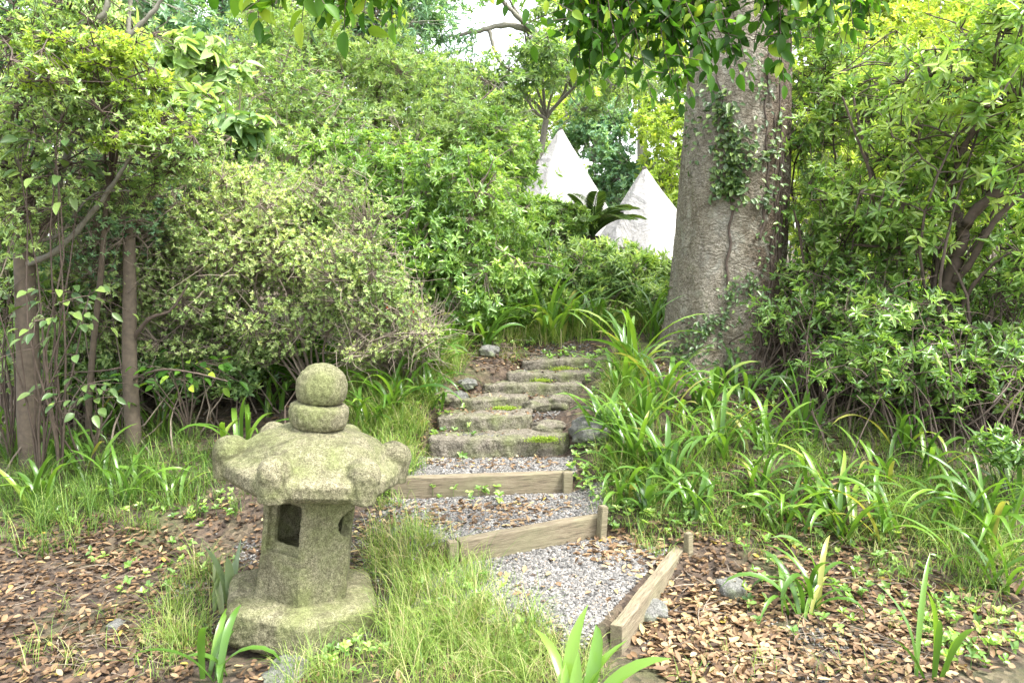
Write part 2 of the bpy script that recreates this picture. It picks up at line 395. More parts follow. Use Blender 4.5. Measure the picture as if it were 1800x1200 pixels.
cd=bpy.data.cameras.new('camera'); cd.lens=26.0; cd.sensor_width=36; cd.clip_end=500; cd.clip_start=.05
cam=bpy.data.objects.new('camera',cd); col.objects.link(cam); cam.location=(0,0,CAMZ)
cam.rotation_euler=(math.pi/2-PITCH,0,0); scene.camera=cam
scene.view_settings.view_transform='Standard'; scene.view_settings.look='None'; scene.view_settings.exposure=2.6; scene.view_settings.gamma=1
scene.cycles.max_bounces=9; scene.cycles.diffuse_bounces=6; scene.cycles.glossy_bounces=2; scene.cycles.transmission_bounces=5
scene.cycles.use_denoising=True; scene.cycles.sample_clamp_indirect=6

# ------------------------------------------------------------------ ground
def axis(lo,hi,f0,f1,st_,grow=1.12):
    a=list(np.arange(f0,f1,st_)); s=st_; x=f1
    while x<hi: a.append(x); s=min(s*grow,4); x+=s
    a.append(hi); s=st_; x=f0
    while x>lo: s=min(s*grow,4); x-=s; a.insert(0,max(x,lo))
    return np.unique(np.array(a))
gx=axis(-90,90,-1.6,1.7,.022); gy=axis(-20,90,1.6,6.4,.022)
X,Y=np.meshgrid(gx,gy); Z=h(X,Y); V=np.stack([X,Y,Z],-1).reshape(-1,3)
i=np.arange(len(gx)*len(gy)).reshape(len(gy),len(gx))
f=np.stack([i[:-1,:-1],i[:-1,1:],i[1:,1:],i[1:,:-1]],-1).reshape(-1,4)
g=link('ground',mesh_from('ground',V,[f]),M['soil']); g['kind']='structure'

# ------------------------------------------------------------------ solid helpers
def bake(o):
    dg=bpy.context.evaluated_depsgraph_get(); dg.update()
    me=bpy.data.meshes.new_from_object(o.evaluated_get(dg)); old=o.data
    o.modifiers.clear(); o.data=me; me.name=old.name
    me.polygons.foreach_set('use_smooth',np.ones(len(me.polygons),bool)); me.update(); return o
def displace(o,amps):
    me=o.data; n=len(me.vertices); co=np.empty(n*3,np.float32); me.vertices.foreach_get('co',co); co=co.reshape(-1,3)
    no=np.empty(n*3,np.float32); me.vertices.foreach_get('normal',no); no=no.reshape(-1,3)
    d=sum(a*noise(co[:,0],co[:,1],co[:,2],s,sd_) for a,s,sd_ in amps)
    co=co+no*d[:,None]; me.vertices.foreach_set('co',co.astype(np.float32).ravel()); me.update()
def bm_obj(name,bm,mat,parent=None,loc=None):
    me=bpy.data.meshes.new(name); bm.normal_update(); bm.to_mesh(me); bm.free()
    me.polygons.foreach_set('use_smooth',np.ones(len(me.polygons),bool))
    o=bpy.data.objects.new(name,me); col.objects.link(o)
    if mat: me.materials.append(mat)
    if loc is not None: o.location=[float(c) for c in loc]
    if parent: o.parent=parent
    return o
def box_between(name,a,b,w_,hgt,mat,seed=0,cuts=26):
    """squared timber whose top edge line runs a -> b (a, b: centre of the top face)"""
    a=Vector(a); b=Vector(b); L=(b-a).length; bm=bmesh.new(); bmesh.ops.create_cube(bm,size=1)
    bmesh.ops.scale(bm,vec=(L,w_,hgt),verts=bm.verts); bmesh.ops.translate(bm,vec=(0,0,-hgt/2),verts=bm.verts)
    bmesh.ops.bevel(bm,geom=list(bm.edges),offset=min(w_,hgt)*.07,segments=2,affect='EDGES',profile=.6)
    es=[e for e in bm.edges if abs((e.verts[0].co-e.verts[1].co).x)>L*.5]
    bmesh.ops.subdivide_edges(bm,edges=es,cuts=cuts)
    r=random.Random(seed)
    for v in bm.verts:
        n=float(noise(v.co.x,v.co.y,v.co.z,9,seed)); m_=float(noise(v.co.x,v.co.y*4,v.co.z*4,3,seed+3))
        v.co.z+=.0025*n+.003*m_; v.co.y+=.002*n
    o=bm_obj(name,bm,mat); o.data.polygons.foreach_set('use_smooth',np.zeros(len(o.data.polygons),bool)); d=(b-a).normalized(); q=d.to_track_quat('X','Z'); o.rotation_euler=q.to_euler(); o.location=(a+b)/2
    return o
def slab(name,mat,outline,top,thick,seed,tilt=(0,0),group=None,label='',rough_=.010,cat='stone step'):
    """rough stone slab from a plan outline"""
    c=np.mean(outline,0); bm=bmesh.new()
    o2=[]; n=len(outline)
    for k in range(n):
        p,q=np.array(outline[k]),np.array(outline[(k+1)%n])
        m_=max(2,int(np.linalg.norm(q-p)/.05))
        for j in range(m_): o2.append(p+(q-p)*j/m_)
    o2=np.array(o2)-c
    for _ in range(1): o2=(np.roll(o2,1,0)+2*o2+np.roll(o2,-1,0))/4
    vs=[bm.verts.new((x,y,0)) for x,y in o2]; fc=bm.faces.new(vs)
    r=bmesh.ops.extrude_face_region(bm,geom=[fc]); bmesh.ops.translate(bm,vec=(0,0,-thick),verts=[v for v in r['geom'] if isinstance(v,bmesh.types.BMVert)])
    bmesh.ops.recalc_face_normals(bm,faces=bm.faces)
    o=bm_obj(name,bm,mat,None,(c[0],c[1],top))
    rm=o.modifiers.new('r','REMESH'); rm.mode='VOXEL'; rm.voxel_size=.010
    sm=o.modifiers.new('s','SMOOTH'); sm.iterations=3; sm.factor=.6
    bake(o); displace(o,[(rough_,6,seed),(rough_*.45,19,seed+1),(rough_*.35,47,seed+2),(rough_*.2,110,seed)])
    if mat and not o.data.materials: o.data.materials.append(mat)
    o.rotation_euler=(tilt[0],tilt[1],0)
    return tag(o,label,cat,group)
def rock(label,px,py,rx,ry,rd,seed,mat,Yo=None,sink=.3,cat='rock',group=None,name='rock',z=None):
    p=G(px,py) if Yo is None else P(px,py,Yo); k=p[1]/F
    bm=bmesh.new(); bmesh.ops.create_icosphere(bm,subdivisions=4,radius=1)
    for v in bm.verts:
        c=v.co; s=1+.24*float(noise(c.x,c.y,c.z,1.5,seed))+.10*float(noise(c.x,c.y,c.z,3.2,seed+1))+.02*float(noise(c.x,c.y,c.z,11,seed))
        c=Vector((math.copysign(abs(c.x)**.85,c.x),math.copysign(abs(c.y)**.85,c.y),math.copysign(abs(c.z)**.8,c.z)))*s
        v.co=Vector((c.x*rx*k,c.y*rd,c.z*ry*k))
    zz=p[2]+ry*k*(1-2*sink) if z is None else z
    o=bm_obj(name,bm,mat,None,(p[0],p[1],zz)); o.rotation_euler=(0,0,random.uniform(-.4,.4))
    return tag(o,label,cat,group)

# ------------------------------------------------------------------ stepped path
def atY(px,py,Yv): return P(px,py,Yv)
t=box_between('timber',(-.25,3.28-.02+.02,.205),(.445,3.61,.205),.062,.13,M['wood'],1); tag(t,'slanting pale timber edging across the gravel between two short posts','timber','timbers edging the gravel path')
t=box_between('timber',(-.66,3.905,.305),(.335,4.03,.305),.06,.13,M['wood'],5); tag(t,'straight brown timber riser below the lowest stone step','timber','timbers edging the gravel path')
t=box_between('timber',(.395,2.66,.112),(.80,3.40,.118),.05,.15,M['wood'],9); tag(t,'pale timber bordering the lowest gravel pad beside the fallen leaves','timber','timbers edging the gravel path')
def post(label,x,y,top,s=.032,hgt=.22,rz=0.,tilt=0.):
    bm=bmesh.new(); bmesh.ops.create_cube(bm,size=1); bmesh.ops.scale(bm,vec=(s,s,hgt),verts=bm.verts)
    bmesh.ops.translate(bm,vec=(0,0,-hgt/2),verts=bm.verts)
    bmesh.ops.bevel(bm,geom=list(bm.edges),offset=s*.09,segments=2,affect='EDGES')
    for v in bm.verts: v.co.z+=.003*float(noise(v.co.x,v.co.y,0,60,x))
    o=bm_obj('timber_post',bm,M['wood'],None,(x,y,top)); o.rotation_euler=(tilt,tilt*.5,rz)
    o.data.polygons.foreach_set('use_smooth',np.zeros(len(o.data.polygons),bool))
    return tag(o,label,'post','short posts holding the path timbers')
post('short post at the grassy end of the slanting timber',-.268,3.215,.222,.046,.22,.4)
post('short post at the bank end of the slanting timber',.452,3.545,.272,.04,.24,.45,.05)
post('thin post at the far end of the timber beside the fallen leaves',.835,3.375,.20,.034,.24,.5,-.03)
post('squat post at the bank end of the straight brown timber',.305,3.978,.315,.05,.2,.1)

def front(x0,x1,yf,depth,n=7,bow=.03,sk=.0,seed=0):
    r=random.Random(seed); pts=[]
    for k in range(n):
        s=k/(n-1); pts.append((x0+(x1-x0)*s, yf+sk*(s-.5)-bow*math.sin(math.pi*s)+r.uniform(-.022,.022)))
    for k in range(n-1,-1,-1):
        s=k/(n-1); pts.append((x0+(x1-x0)*s*.94+.02, yf+depth+sk*(s-.5)+r.uniform(-.02,.02)))
    return pts
def xs(px,Yv): return (px-900)/F*Yv
st_=[(748,1008,4.37,.28,.41,.155,'long weathered stone step with mossy edge, lowest and widest of the flight',.10),
     (764,940,4.585,.24,.492,.12,'grey stone step directly above the lowest mossy step',.03),
     (782,930,4.83,.24,.560,.09,'narrow stone step with a bright moss patch on its front',.02),
     (846,1030,5.03,.2,.618,.09,'flat layered stone step between the moss patch and the upper slabs',.0),
     (890,1070,5.19,.22,.672,.075,'thin pale stone step over a strip of green moss',.02),
     (915,1090,5.42,.3,.735,.08,'broad slab at the top of the flight under the grass bank',.05)]
for k,(a_,b_,yy,dp,tp,th,lb,sk) in enumerate(st_):
    slab('stone_step',M['step'],front(xs(a_,yy),xs(b_,yy),yy,dp,seed=k,sk=sk),tp,th,k*3.1,(random.uniform(-.03,.01),random.uniform(-.022,.022)),'stone steps of the path',lb,.012)
# moss cushions on the steps
def moss(label,pts):
    b=Bag()
    for (px,py,Yv,rx,ry,n) in pts:
        c=P(px,py,Yv); k=Yv/F
        q=rng.normal(0,.5,(n,2)); pos=np.stack([c[0]+q[:,0]*rx*k,c[1]+rng.normal(0,.008,n),c[2]+q[:,1]*ry*k],1)
        leaves(b,pos,rng.normal(0,1,(n,3))+[0,-.8,.6],rng.normal(0,1,(n,3)),.010,.006,np.clip(rng.normal(.65,.2,n),0,1))
    tag(b.build('moss_patch',M['lime']),label,'moss','moss patches on the stone steps')
moss('bright moss patch on the front of the narrow step',[(888,718,4.80,22,3.5,1000)])
moss('dark moss fringe along the face of the lowest stone step',[(955,772,4.34,24,4.5,1400)])
moss('thin moss strip under the pale upper step',[(950,668,5.15,20,2.6,700)])
moss('small moss cushion on the broad top slab',[(990,650,5.37,20,5,900)])
# loose rocks beside the path
RK=[('rounded mossy stone beside the second step',965,757,31,13,.10,1),('rounded stone sitting above the mossy round one',948,716,29,12,.10,2),
    ('small oval stone next to the narrow step',984,714,25,14,.09,3),('tan stone at the end of the layered step',990,688,24,11,.08,4),
    ('big smooth grey boulder half hidden by strap leaves beside the steps',1036,768,33,22,.14,5),
    ('small pale stone on the grassy side of the middle steps',808,702,14,10,.06,6),('low pale stone near the top of the flight',822,678,16,9,.07,7),
    ('mossy stone in the grass where the steps begin',780,703,19,12,.08,8),
    ('flat tan stone at the grassy end of the layered step',862,690,16,8,.07,12),
    ('grey boulder under the overhanging grass above the path',860,622,17,11,.09,9)]
for lb,px,py,rx,ry,rd,sd_ in RK: rock(lb,px,py,rx,ry,rd,sd_,M['step'] if sd_ in(1,2,3,4,8,12) else M['rock'],group='loose stones along the path')
rock('dark grey stone among the dead leaves near the thin post',1285,1036,27,18,.07,31,M['rock'],sink=.42,group='loose stones along the path')
rock('flat grey stone slab under the foot of the lantern',505,1186,40,13,.10,33,M['rock'],group='loose stones along the path')
rock('flat stone buried in the grass at the edge of the lowest gravel pad',868,1085,26,7,.06,37,M['rock'],group='loose stones along the path')
rock('small round stone among the dead leaves near the lantern',205,1100,14,7,.04,39,M['rock'],group='loose stones along the path')
rock('cut stone block under the end of the timber beside the fallen leaves',1140,1078,34,16,.08,41,M['rock'],group='loose stones along the path')

# ------------------------------------------------------------------ stone lantern
LX,LY,LZ=-.912,3.03,-.06; U=.08
LR=thing('stone_lantern','squat hexagonal stone lantern with lichen, curled roof corners and ball finial','stone lantern',(LX,LY,LZ))
def hexr(phi,ap,blend=.25):
    a=(phi+math.pi/6)%(math.pi/3)-math.pi/6     # corners at 30deg offsets from face middles
    return ap*((1-blend)/math.cos(a)+blend*1.08)
def lathe_hex(prof,rot,blend,seg=120,blends=None):
    """prof: list of (apothem, z); closed solid"""
    bm=bmesh.new(); rings=[]
    for j,(ap,z) in enumerate(prof):
        bl=blends[j] if blends else blend
        rings.append([bm.verts.new((hexr(2*math.pi*k/seg-rot,ap,bl)*math.cos(2*math.pi*k/seg),hexr(2*math.pi*k/seg-rot,ap,bl)*math.sin(2*math.pi*k/seg),z)) for k in range(seg)])
    for a,b in zip(rings,rings[1:]):
        for k in range(seg): bm.faces.new((a[k],a[(k+1)%seg],b[(k+1)%seg],b[k]))
    bm.faces.new(list(reversed(rings[0]))); bm.faces.new(rings[-1]); return bm
def finish(o,vox,amps,it=3):
    rm=o.modifiers.new('r','REMESH'); rm.mode='VOXEL'; rm.voxel_size=vox
    s=o.modifiers.new('s','SMOOTH'); s.iterations=it; s.factor=.5
    bake(o); displace(o,amps)
    if not o.data.materials: o.data.materials.append(M['granite'])
AM=[(.0035,11,1.),(.0022,37,2.),(.0016,97,3.)]
# hexr: face middles at phi=rot+k*60, so corners at rot+30+k*60.  a corner toward the camera (-90deg) for the base
def az(deg): return math.radians(deg)
# base
baserot=az(-73-30)
bm=lathe_hex([(.235,-.03),(.280,-.015),(.298,.01),(.300,.125),(.292,.140),(.266,.153),(.2,.158)],baserot,0,132,[0.02]*7)
base=bm_obj('base',bm,M['granite'],LR)
# raised border on the base faces: cut shallow panels
def cutter(verts_faces):
    pass
dgcut=[]
def bool_cut(o,cutters):
    for c in cutters:
        md=o.modifiers.new('b','BOOLEAN'); md.operation='DIFFERENCE'; md.object=c; md.solver='EXACT'
    bake(o)
    for c in cutters: bpy.data.objects.remove(c)
def cube_cut(w_,d_,h_,loc,rz,bev=0):
    bm=bmesh.new(); bmesh.ops.create_cube(bm,size=1); bmesh.ops.scale(bm,vec=(w_,d_,h_),verts=bm.verts)
    if bev: bmesh.ops.bevel(bm,geom=list(bm.edges),offset=bev,segments=2,affect='EDGES')
    o=bm_obj('cut',bm,None); o.rotation_euler=(0,0,rz); o.location=loc; return o
bpy.context.view_layer.update()
cuts=[]
for k in range(6):
    a=baserot+k*math.pi/3; 
    for s_ in ():
        c=Vector((math.cos(a)*.2995+LX-math.sin(a)*s_*.075,math.sin(a)*.2995+LY+math.cos(a)*s_*.075,LZ+.078))
        cuts.append(cube_cut(.012,.12,.052,c,a,.004))
finish(base,.0045,AM,2)
# fire box
bodyrot=az(-73-8-30)
bm=lathe_hex([(.182,.150),(.182,.20),(.176,.42),(.182,.545+U),(.186,.60+U)],bodyrot,0,132,[.03]*5)
body=bm_obj('fire_box',bm,M['granite'],LR)
bpy.context.view_layer.update()
fa=bodyrot            # face on the camera's left of the front corner
fb=bodyrot+2*math.pi/3+0   # face beyond the blank one
cuts=[]
# hollow
bm=bmesh.new(); bmesh.ops.create_cone(bm,cap_ends=True,segments=32,radius1=.138,radius2=.138,depth=.26); o=bm_obj('cut',bm,None); o.location=(LX,LY,LZ+.46); cuts.append(o)
def facecut(a,dist,off,z,w_,d_,h_,bev=0): return cube_cut(d_,w_,h_,(LX+math.cos(a)*dist-math.sin(a)*off,LY+math.sin(a)*dist+math.cos(a)*off,LZ+z),a,bev)
cuts.append(facecut(fa,.168,.0,0.462,.160,.04,.215,.003))      # sunk surround
cuts.append(facecut(fa,.12,.0,0.472,.126,.16,.168,.004))      # window opening
cuts.append(facecut(fa,.12,.0,0.410,.120,.09,.05,.0))
for k in range(6): cuts.append(facecut(fa,.184,.0,.210+.022*k,.13,.007,.006))
for a in (fb-math.radians(26),):                                               # round window
    bm=bmesh.new(); bmesh.ops.create_cone(bm,cap_ends=True,segments=40,radius1=.062,radius2=.062,depth=.2)
    bmesh.ops.rotate(bm,verts=bm.verts,matrix=Matrix.Rotation(math.pi/2,3,'Y')); o=bm_obj('cut',bm,None); o.rotation_euler=(0,0,a)
    o.location=(LX+math.cos(a)*.15,LY+math.sin(a)*.15,LZ+.48); cuts.append(o)
bool_cut(body,cuts); finish(body,.0042,AM,1)
# roof with curled corners
roofrot=az(-73+1)
prof=[(r_,z_+U) for r_,z_ in [(.17,.528),(.27,.534),(.315,.546),(.337,.570),(.338,.615),(.328,.632),(.305,.640),(.280,.660),(.255,.692),(.226,.722),(.190,.743),(.150,.754),(.112,.760),(.098,.768),(.06,.772)]]
bm=lathe_hex(prof,roofrot,0,144,[.35,.35,.35,.35,.4,.3,.2,.15,.12,.12,.15,.3,.7,.9,1.])
roof=bm_obj('roof',bm,M['granite'],LR)
extra=[]
for k in range(6):
    a=roofrot+math.pi/6+k*math.pi/3; r_=.334
    bm2=bmesh.new(); bmesh.ops.create_uvsphere(bm2,u_segments=24,v_segments=16,radius=1)
    bmesh.ops.scale(bm2,vec=(.076,.062,.070),verts=bm2.verts); bmesh.ops.translate(bm2,vec=(r_,0,.652+U),verts=bm2.verts)
    m2=bmesh.new(); bmesh.ops.create_cone(m2,cap_ends=True,segments=20,radius1=.056,radius2=.066,depth=.115); bmesh.ops.scale(m2,vec=(1.1,.98,1),verts=m2.verts); bmesh.ops.translate(m2,vec=(r_,0,.602+U),verts=m2.verts)
    m3=bmesh.new(); bmesh.ops.create_uvsphere(m3,u_segments=20,v_segments=12,radius=1)   # ridge running up from the scroll
    bmesh.ops.scale(m3,vec=(.075,.020,.022),verts=m3.verts); bmesh.ops.rotate(m3,verts=m3.verts,matrix=Matrix.Rotation(.34,3,'Y')); bmesh.ops.translate(m3,vec=(.255,0,.684+U),verts=m3.verts)
    for mm in (bm2,m2,m3):
        bmesh.ops.rotate(mm,verts=mm.verts,matrix=Matrix.Rotation(a,3,'Z')); o=bm_obj('cut',mm,None,LR); extra.append(o)
with bpy.context.temp_override(active_object=roof,selected_editable_objects=[roof]+extra,selected_objects=[roof]+extra,object=roof): bpy.ops.object.join()
finish(roof,.0055,[(.0035,11,1.),(.0025,33,2.),(.0018,91,3.)],3)
def lathe(prof,seg=64):
    bm=bmesh.new(); rings=[[bm.verts.new((r*math.cos(2*math.pi*k/seg),r*math.sin(2*math.pi*k/seg),z)) for k in range(seg)] for r,z in prof]
    for a,b in zip(rings,rings[1:]):
        for k in range(seg): bm.faces.new((a[k],a[(k+1)%seg],b[(k+1)%seg],b[k]))
    bm.faces.new(list(reversed(rings[0]))); bm.faces.new(rings[-1]); return bm
fr=bm_obj('finial_ring',lathe([(r_,z_+U) for r_,z_ in [(.09,.768),(.108,.776),(.119,.80),(.121,.84),(.116,.864),(.1,.874),(.05,.876)]]),M['granite'],LR); finish(fr,.006,AM,3)
fbp=[(r_,z_+U) for r_,z_ in [(.06,.872),(.088,.880),(.100,.900),(.106,.932),(.104,.962),(.091,1.0),(.068,1.022),(.04,1.037),(.012,1.043)]]
fo=bm_obj('finial_ball',lathe(fbp),M['granite'],LR); finish(fo,.006,AM,4)
LR.rotation_euler=(math.radians(-1.5),math.radians(6.5),0)

# ------------------------------------------------------------------ old tree trunk
TY=5.55
rows=[(700,1140,1392),(650,1158,1380),(600,1166,1374),(550,1172,1373),(500,1179,1374),(400,1189,1378),(300,1196,1383),(200,1203,1383),(100,1210,1384),(0,1219,1382),(-150,1226,1380),(-400,1235,1375),(-700,1245,1365)]
zz=[];cx=[];rr=[]
for py,l,r in rows:
    a=P(l,py,TY);b=P(r,py,TY); zz.append(a[2]); cx.append((a[0]+b[0])/2); rr.append((b[0]-a[0])/2)
zz=np.array(zz);cx=np.array(cx);rr=np.array(rr)*.985
def tr_surf(phi,z,off=0.):
    phi=np.asarray(phi,float); z=np.asarray(z,float)
    c=np.interp(z,zz,cx); r=np.interp(z,zz,rr)
    base=np.clip((1.08-z)/.42,0,1.5)
    r=r*(1+.035*np.sin(3*phi+1.2)+.025*np.sin(5*phi+z*.8)+.012*np.sin(9*phi+z*1.7)+base*base*.26*(.3+np.sin(4*phi+.6)**2))
    r=r+.006*noise(np.cos(phi)*2,np.sin(phi)*2,z*1.5,4,3.)+.004*noise(np.cos(phi)*3,np.sin(phi)*3,z*3,9,5.)+off
    return np.stack([c+r*np.cos(phi),TY+r*np.sin(phi),z],-1)
T_=thing('old_tree','massive grey-brown tree trunk with flaking bark and climbing ivy beside the steps','tree',(cx[2],TY,float(h(cx[2],TY))))
ph=np.linspace(0,2*np.pi,160,endpoint=False); zs=np.concatenate([np.arange(.35,3.6,.02),np.arange(3.6,zz.max(),.08)])
PH,ZS=np.meshgrid(ph,zs); V=tr_surf(PH,ZS).reshape(-1,3); i=np.arange(len(V)).reshape(PH.shape); j=np.roll(i,-1,1)
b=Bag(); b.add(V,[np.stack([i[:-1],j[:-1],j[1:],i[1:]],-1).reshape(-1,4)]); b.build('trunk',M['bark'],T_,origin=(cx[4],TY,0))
# limbs above the frame
b=Bag(); top=np.array([cx[-1],TY,zz.max()-.3]); tg=top+np.array([[2.2,-.5,2.2],[-2.0,1.0,2.6],[.3,2.4,2.4],[-1.2,2.2,1.9],[1.6,1.6,3.0]])
tubes(b,bez(top,tg,10,.3,.08),np.linspace(.24,.05,10)[None],10); b.build('limb',M['bark'],T_,origin=top)
b=Bag(); tp,ta=sample_lobes([(c_,np.array([1.5,1.5,.9])) for c_ in tg],1500,.25)
rosettes(b,tp,ta,8,.11,.42,np.clip(rng.normal(.5,.2,1500),0,1)); b.build('crown',M['broad'],T_,origin=top)
# climbing ivy: patches in photo pixels on the trunk face
def on_trunk(px,py,off=.0):
    px=np.asarray(px,float);py=np.asarray(py,float)
    q=np.array([P(a,b_,TY-.3) for a,b_ in zip(px,py)]); z=q[:,2]; x=q[:,0]
    c=np.interp(z,zz,cx); r=np.interp(z,zz,rr)
    s=np.clip((x-c)/r,-.98,.98); phi=-np.arccos(s); return tr_surf(phi,z,off),phi
def ivy(label,patches,mat,Lf=.045,vines=()):
    t=thing('climbing_ivy',label,'ivy',(cx[3],TY-rr[3],1.0),'ivy climbing the old tree')
    b=Bag()
    for (px,py,sx_,sy_,n) in patches:
        n=int(n*.72); X_=rng.normal(px,sx_,n); Y_=rng.normal(py,sy_,n); pos,phi=on_trunk(X_,Y_); pos=pos+np.stack([np.cos(phi),np.sin(phi),phi*0],-1)*rng.uniform(.004,.035,n)[:,None]
        nr=np.stack([np.cos(phi),np.sin(phi),np.full(n,.55)],-1)+rng.normal(0,.35,(n,3))
        d=np.stack([rng.normal(0,.6,n),rng.normal(-.35,.2,n),rng.normal(-.6,.35,n)],-1)
        leaves(b,pos,d,nr,Lf*rng.uniform(.6,1.25,n),Lf*.62*rng.uniform(.7,1.1,n),np.clip(rng.normal(.5,.25,n),0,1),LEAFC)
    b.build('foliage',mat,t,origin=t.location)
    if vines:
        b=Bag()
        for pts in vines:
            pts=np.array(pts,float); s=np.linspace(0,1,60); u=np.linspace(0,1,len(pts))
            X_=np.interp(s,u,pts[:,0])+2.5*np.sin(s*37+pts[0,0]); Y_=np.interp(s,u,pts[:,1]); q,_=on_trunk(X_,Y_,.004); tubes(b,q[None],np.linspace(.011,.005,60)[None],6,v=.4)
        b.build('stem',M['twigd'],t,origin=t.location)
ivy('dense dark ivy curtain hanging down the middle of the old trunk',[(1270,225,9,26,90),(1278,290,13,28,210),(1283,330,14,14,130),(1263,200,14,12,60),(1258,165,12,12,50),(1300,260,12,22,60)],M['ivy'],.052,[[(1270,500),(1280,380),(1276,250),(1262,120)]])
ivy('pale loose ivy sprays high on the shaded side of the old trunk',[(1325,285,16,10,30),(1352,262,12,14,36),(1345,190,16,30,28),(1350,345,14,12,34),(1320,352,10,8,14),(1350,150,14,25,20),(1225,240,8,30,26),(1240,190,14,14,20),(1330,120,20,20,30)],M['ivy'],.045,[[(1330,420),(1345,330),(1340,200),(1352,60)]])
ivy('small ivy trails in the middle of the old trunk',[(1275,515,9,16,45),(1300,490,10,12,30),(1312,500,6,8,22),(1335,430,12,30,40),(1265,545,10,8,18),(1330,550,12,30,30)],M['ivy'],.038)
ivy('ground ivy climbing the foot of the old trunk',[(1235,575,14,12,80),(1215,600,18,12,80),(1195,620,14,12,60),(1285,610,14,10,36),(1250,560,10,8,36),(1240,640,40,14,80)],M['ivy'],.04)
ivy('woody brown vines running up the edge of the old trunk',[(1371,300,5,90,60),(1368,500,5,60,40)],M['broad'],.04,
    [[(1352,655),(1366,560),(1372,450),(1376,300),(1378,120),(1377,-60)],[(1372,650),(1374,500),(1379,380),(1376,200),(1380,40)],[(1318,640),(1340,560),(1356,480),(1366,400),(1372,300)],[(1300,650),(1322,600),(1345,520),(1360,380),(1362,200)]])

# ------------------------------------------------------------------ white tents
def tent(label,apex,Yv,prx,plx,slopeL,slopeR,rot,cutpx=0):
    a=P(*apex,Yv); g0=float(h(a[0],Yv)); H=a[2]-g0; 
    t=thing('tent',label,'tent',(a[0],Yv,g0),'white pointed tents beyond the shrubs')
    b=Bag(); n=8; K=16; seg=6; hw=(slopeL+slopeR)/2*H
    offx=(slopeR-slopeL)/2*H
    V=[];cor=[np.array([math.cos(rot+k*2*math.pi/n),math.sin(rot+k*2*math.pi/n)]) for k in range(n)]
    rows_=[]
    for q in range(K+1):
        s=q/K; ring=[]
        for k in range(n):
            for e in range(seg):
                c=cor[k]*(1-e/seg)+cor[(k+1)%n]*(e/seg)
                sag=1-.035*math.sin(math.pi*e/seg)*math.sin(math.pi*min(1,s*1.1))
                w_=(.02+s)*hw*1.02*sag
                ring.append([c[0]*w_+offx*s,c[1]*w_,H*(1-s)-.02*math.sin(s*9+k)*s])
        rows_.append(ring)
    V=np.array(rows_); V+=.03*(noise(V[...,0],V[...,1],V[...,2],1.8,apex[0])*np.linspace(.2,1,K+1)[:,None])[...,None]
    i=np.arange(V.shape[0]*V.shape[1]).reshape(V.shape[:2]); j=np.roll(i,-1,1)
    b.add(V.reshape(-1,3)+np.array([a[0],Yv,g0]),[np.stack([i[:-1],i[1:],j[1:],j[:-1]],-1).reshape(-1,4)])
    o=b.build('canvas',M['canvas'],t,origin=(a[0],Yv,g0))
    s_=o.modifiers.new('s','SOLIDIFY'); s_.thickness=.02
    b=Bag(); 
    for k in range(n):
        c=cor[k]; p0=np.array([a[0]+offx+c[0]*hw*.985,Yv+c[1]*hw*.985,g0]); p1=np.array([a[0]-c[0]*.03,Yv-c[1]*.03,a[2]+.02]); tubes(b,np.linspace(p0,p1,8)[None],.022,8)
        b.build('pole',M['stemg'],t,origin=(a[0],Yv,g0)); b=Bag()
tent('white pyramid tent with wrinkled canvas, the taller one seen clear of the palm fronds',(985,228),14.0,0,0,.66,.60,.42)
tent('white pyramid tent partly hidden by the old tree trunk',(1133,296),12.6,0,0,.62,.74,-.12)

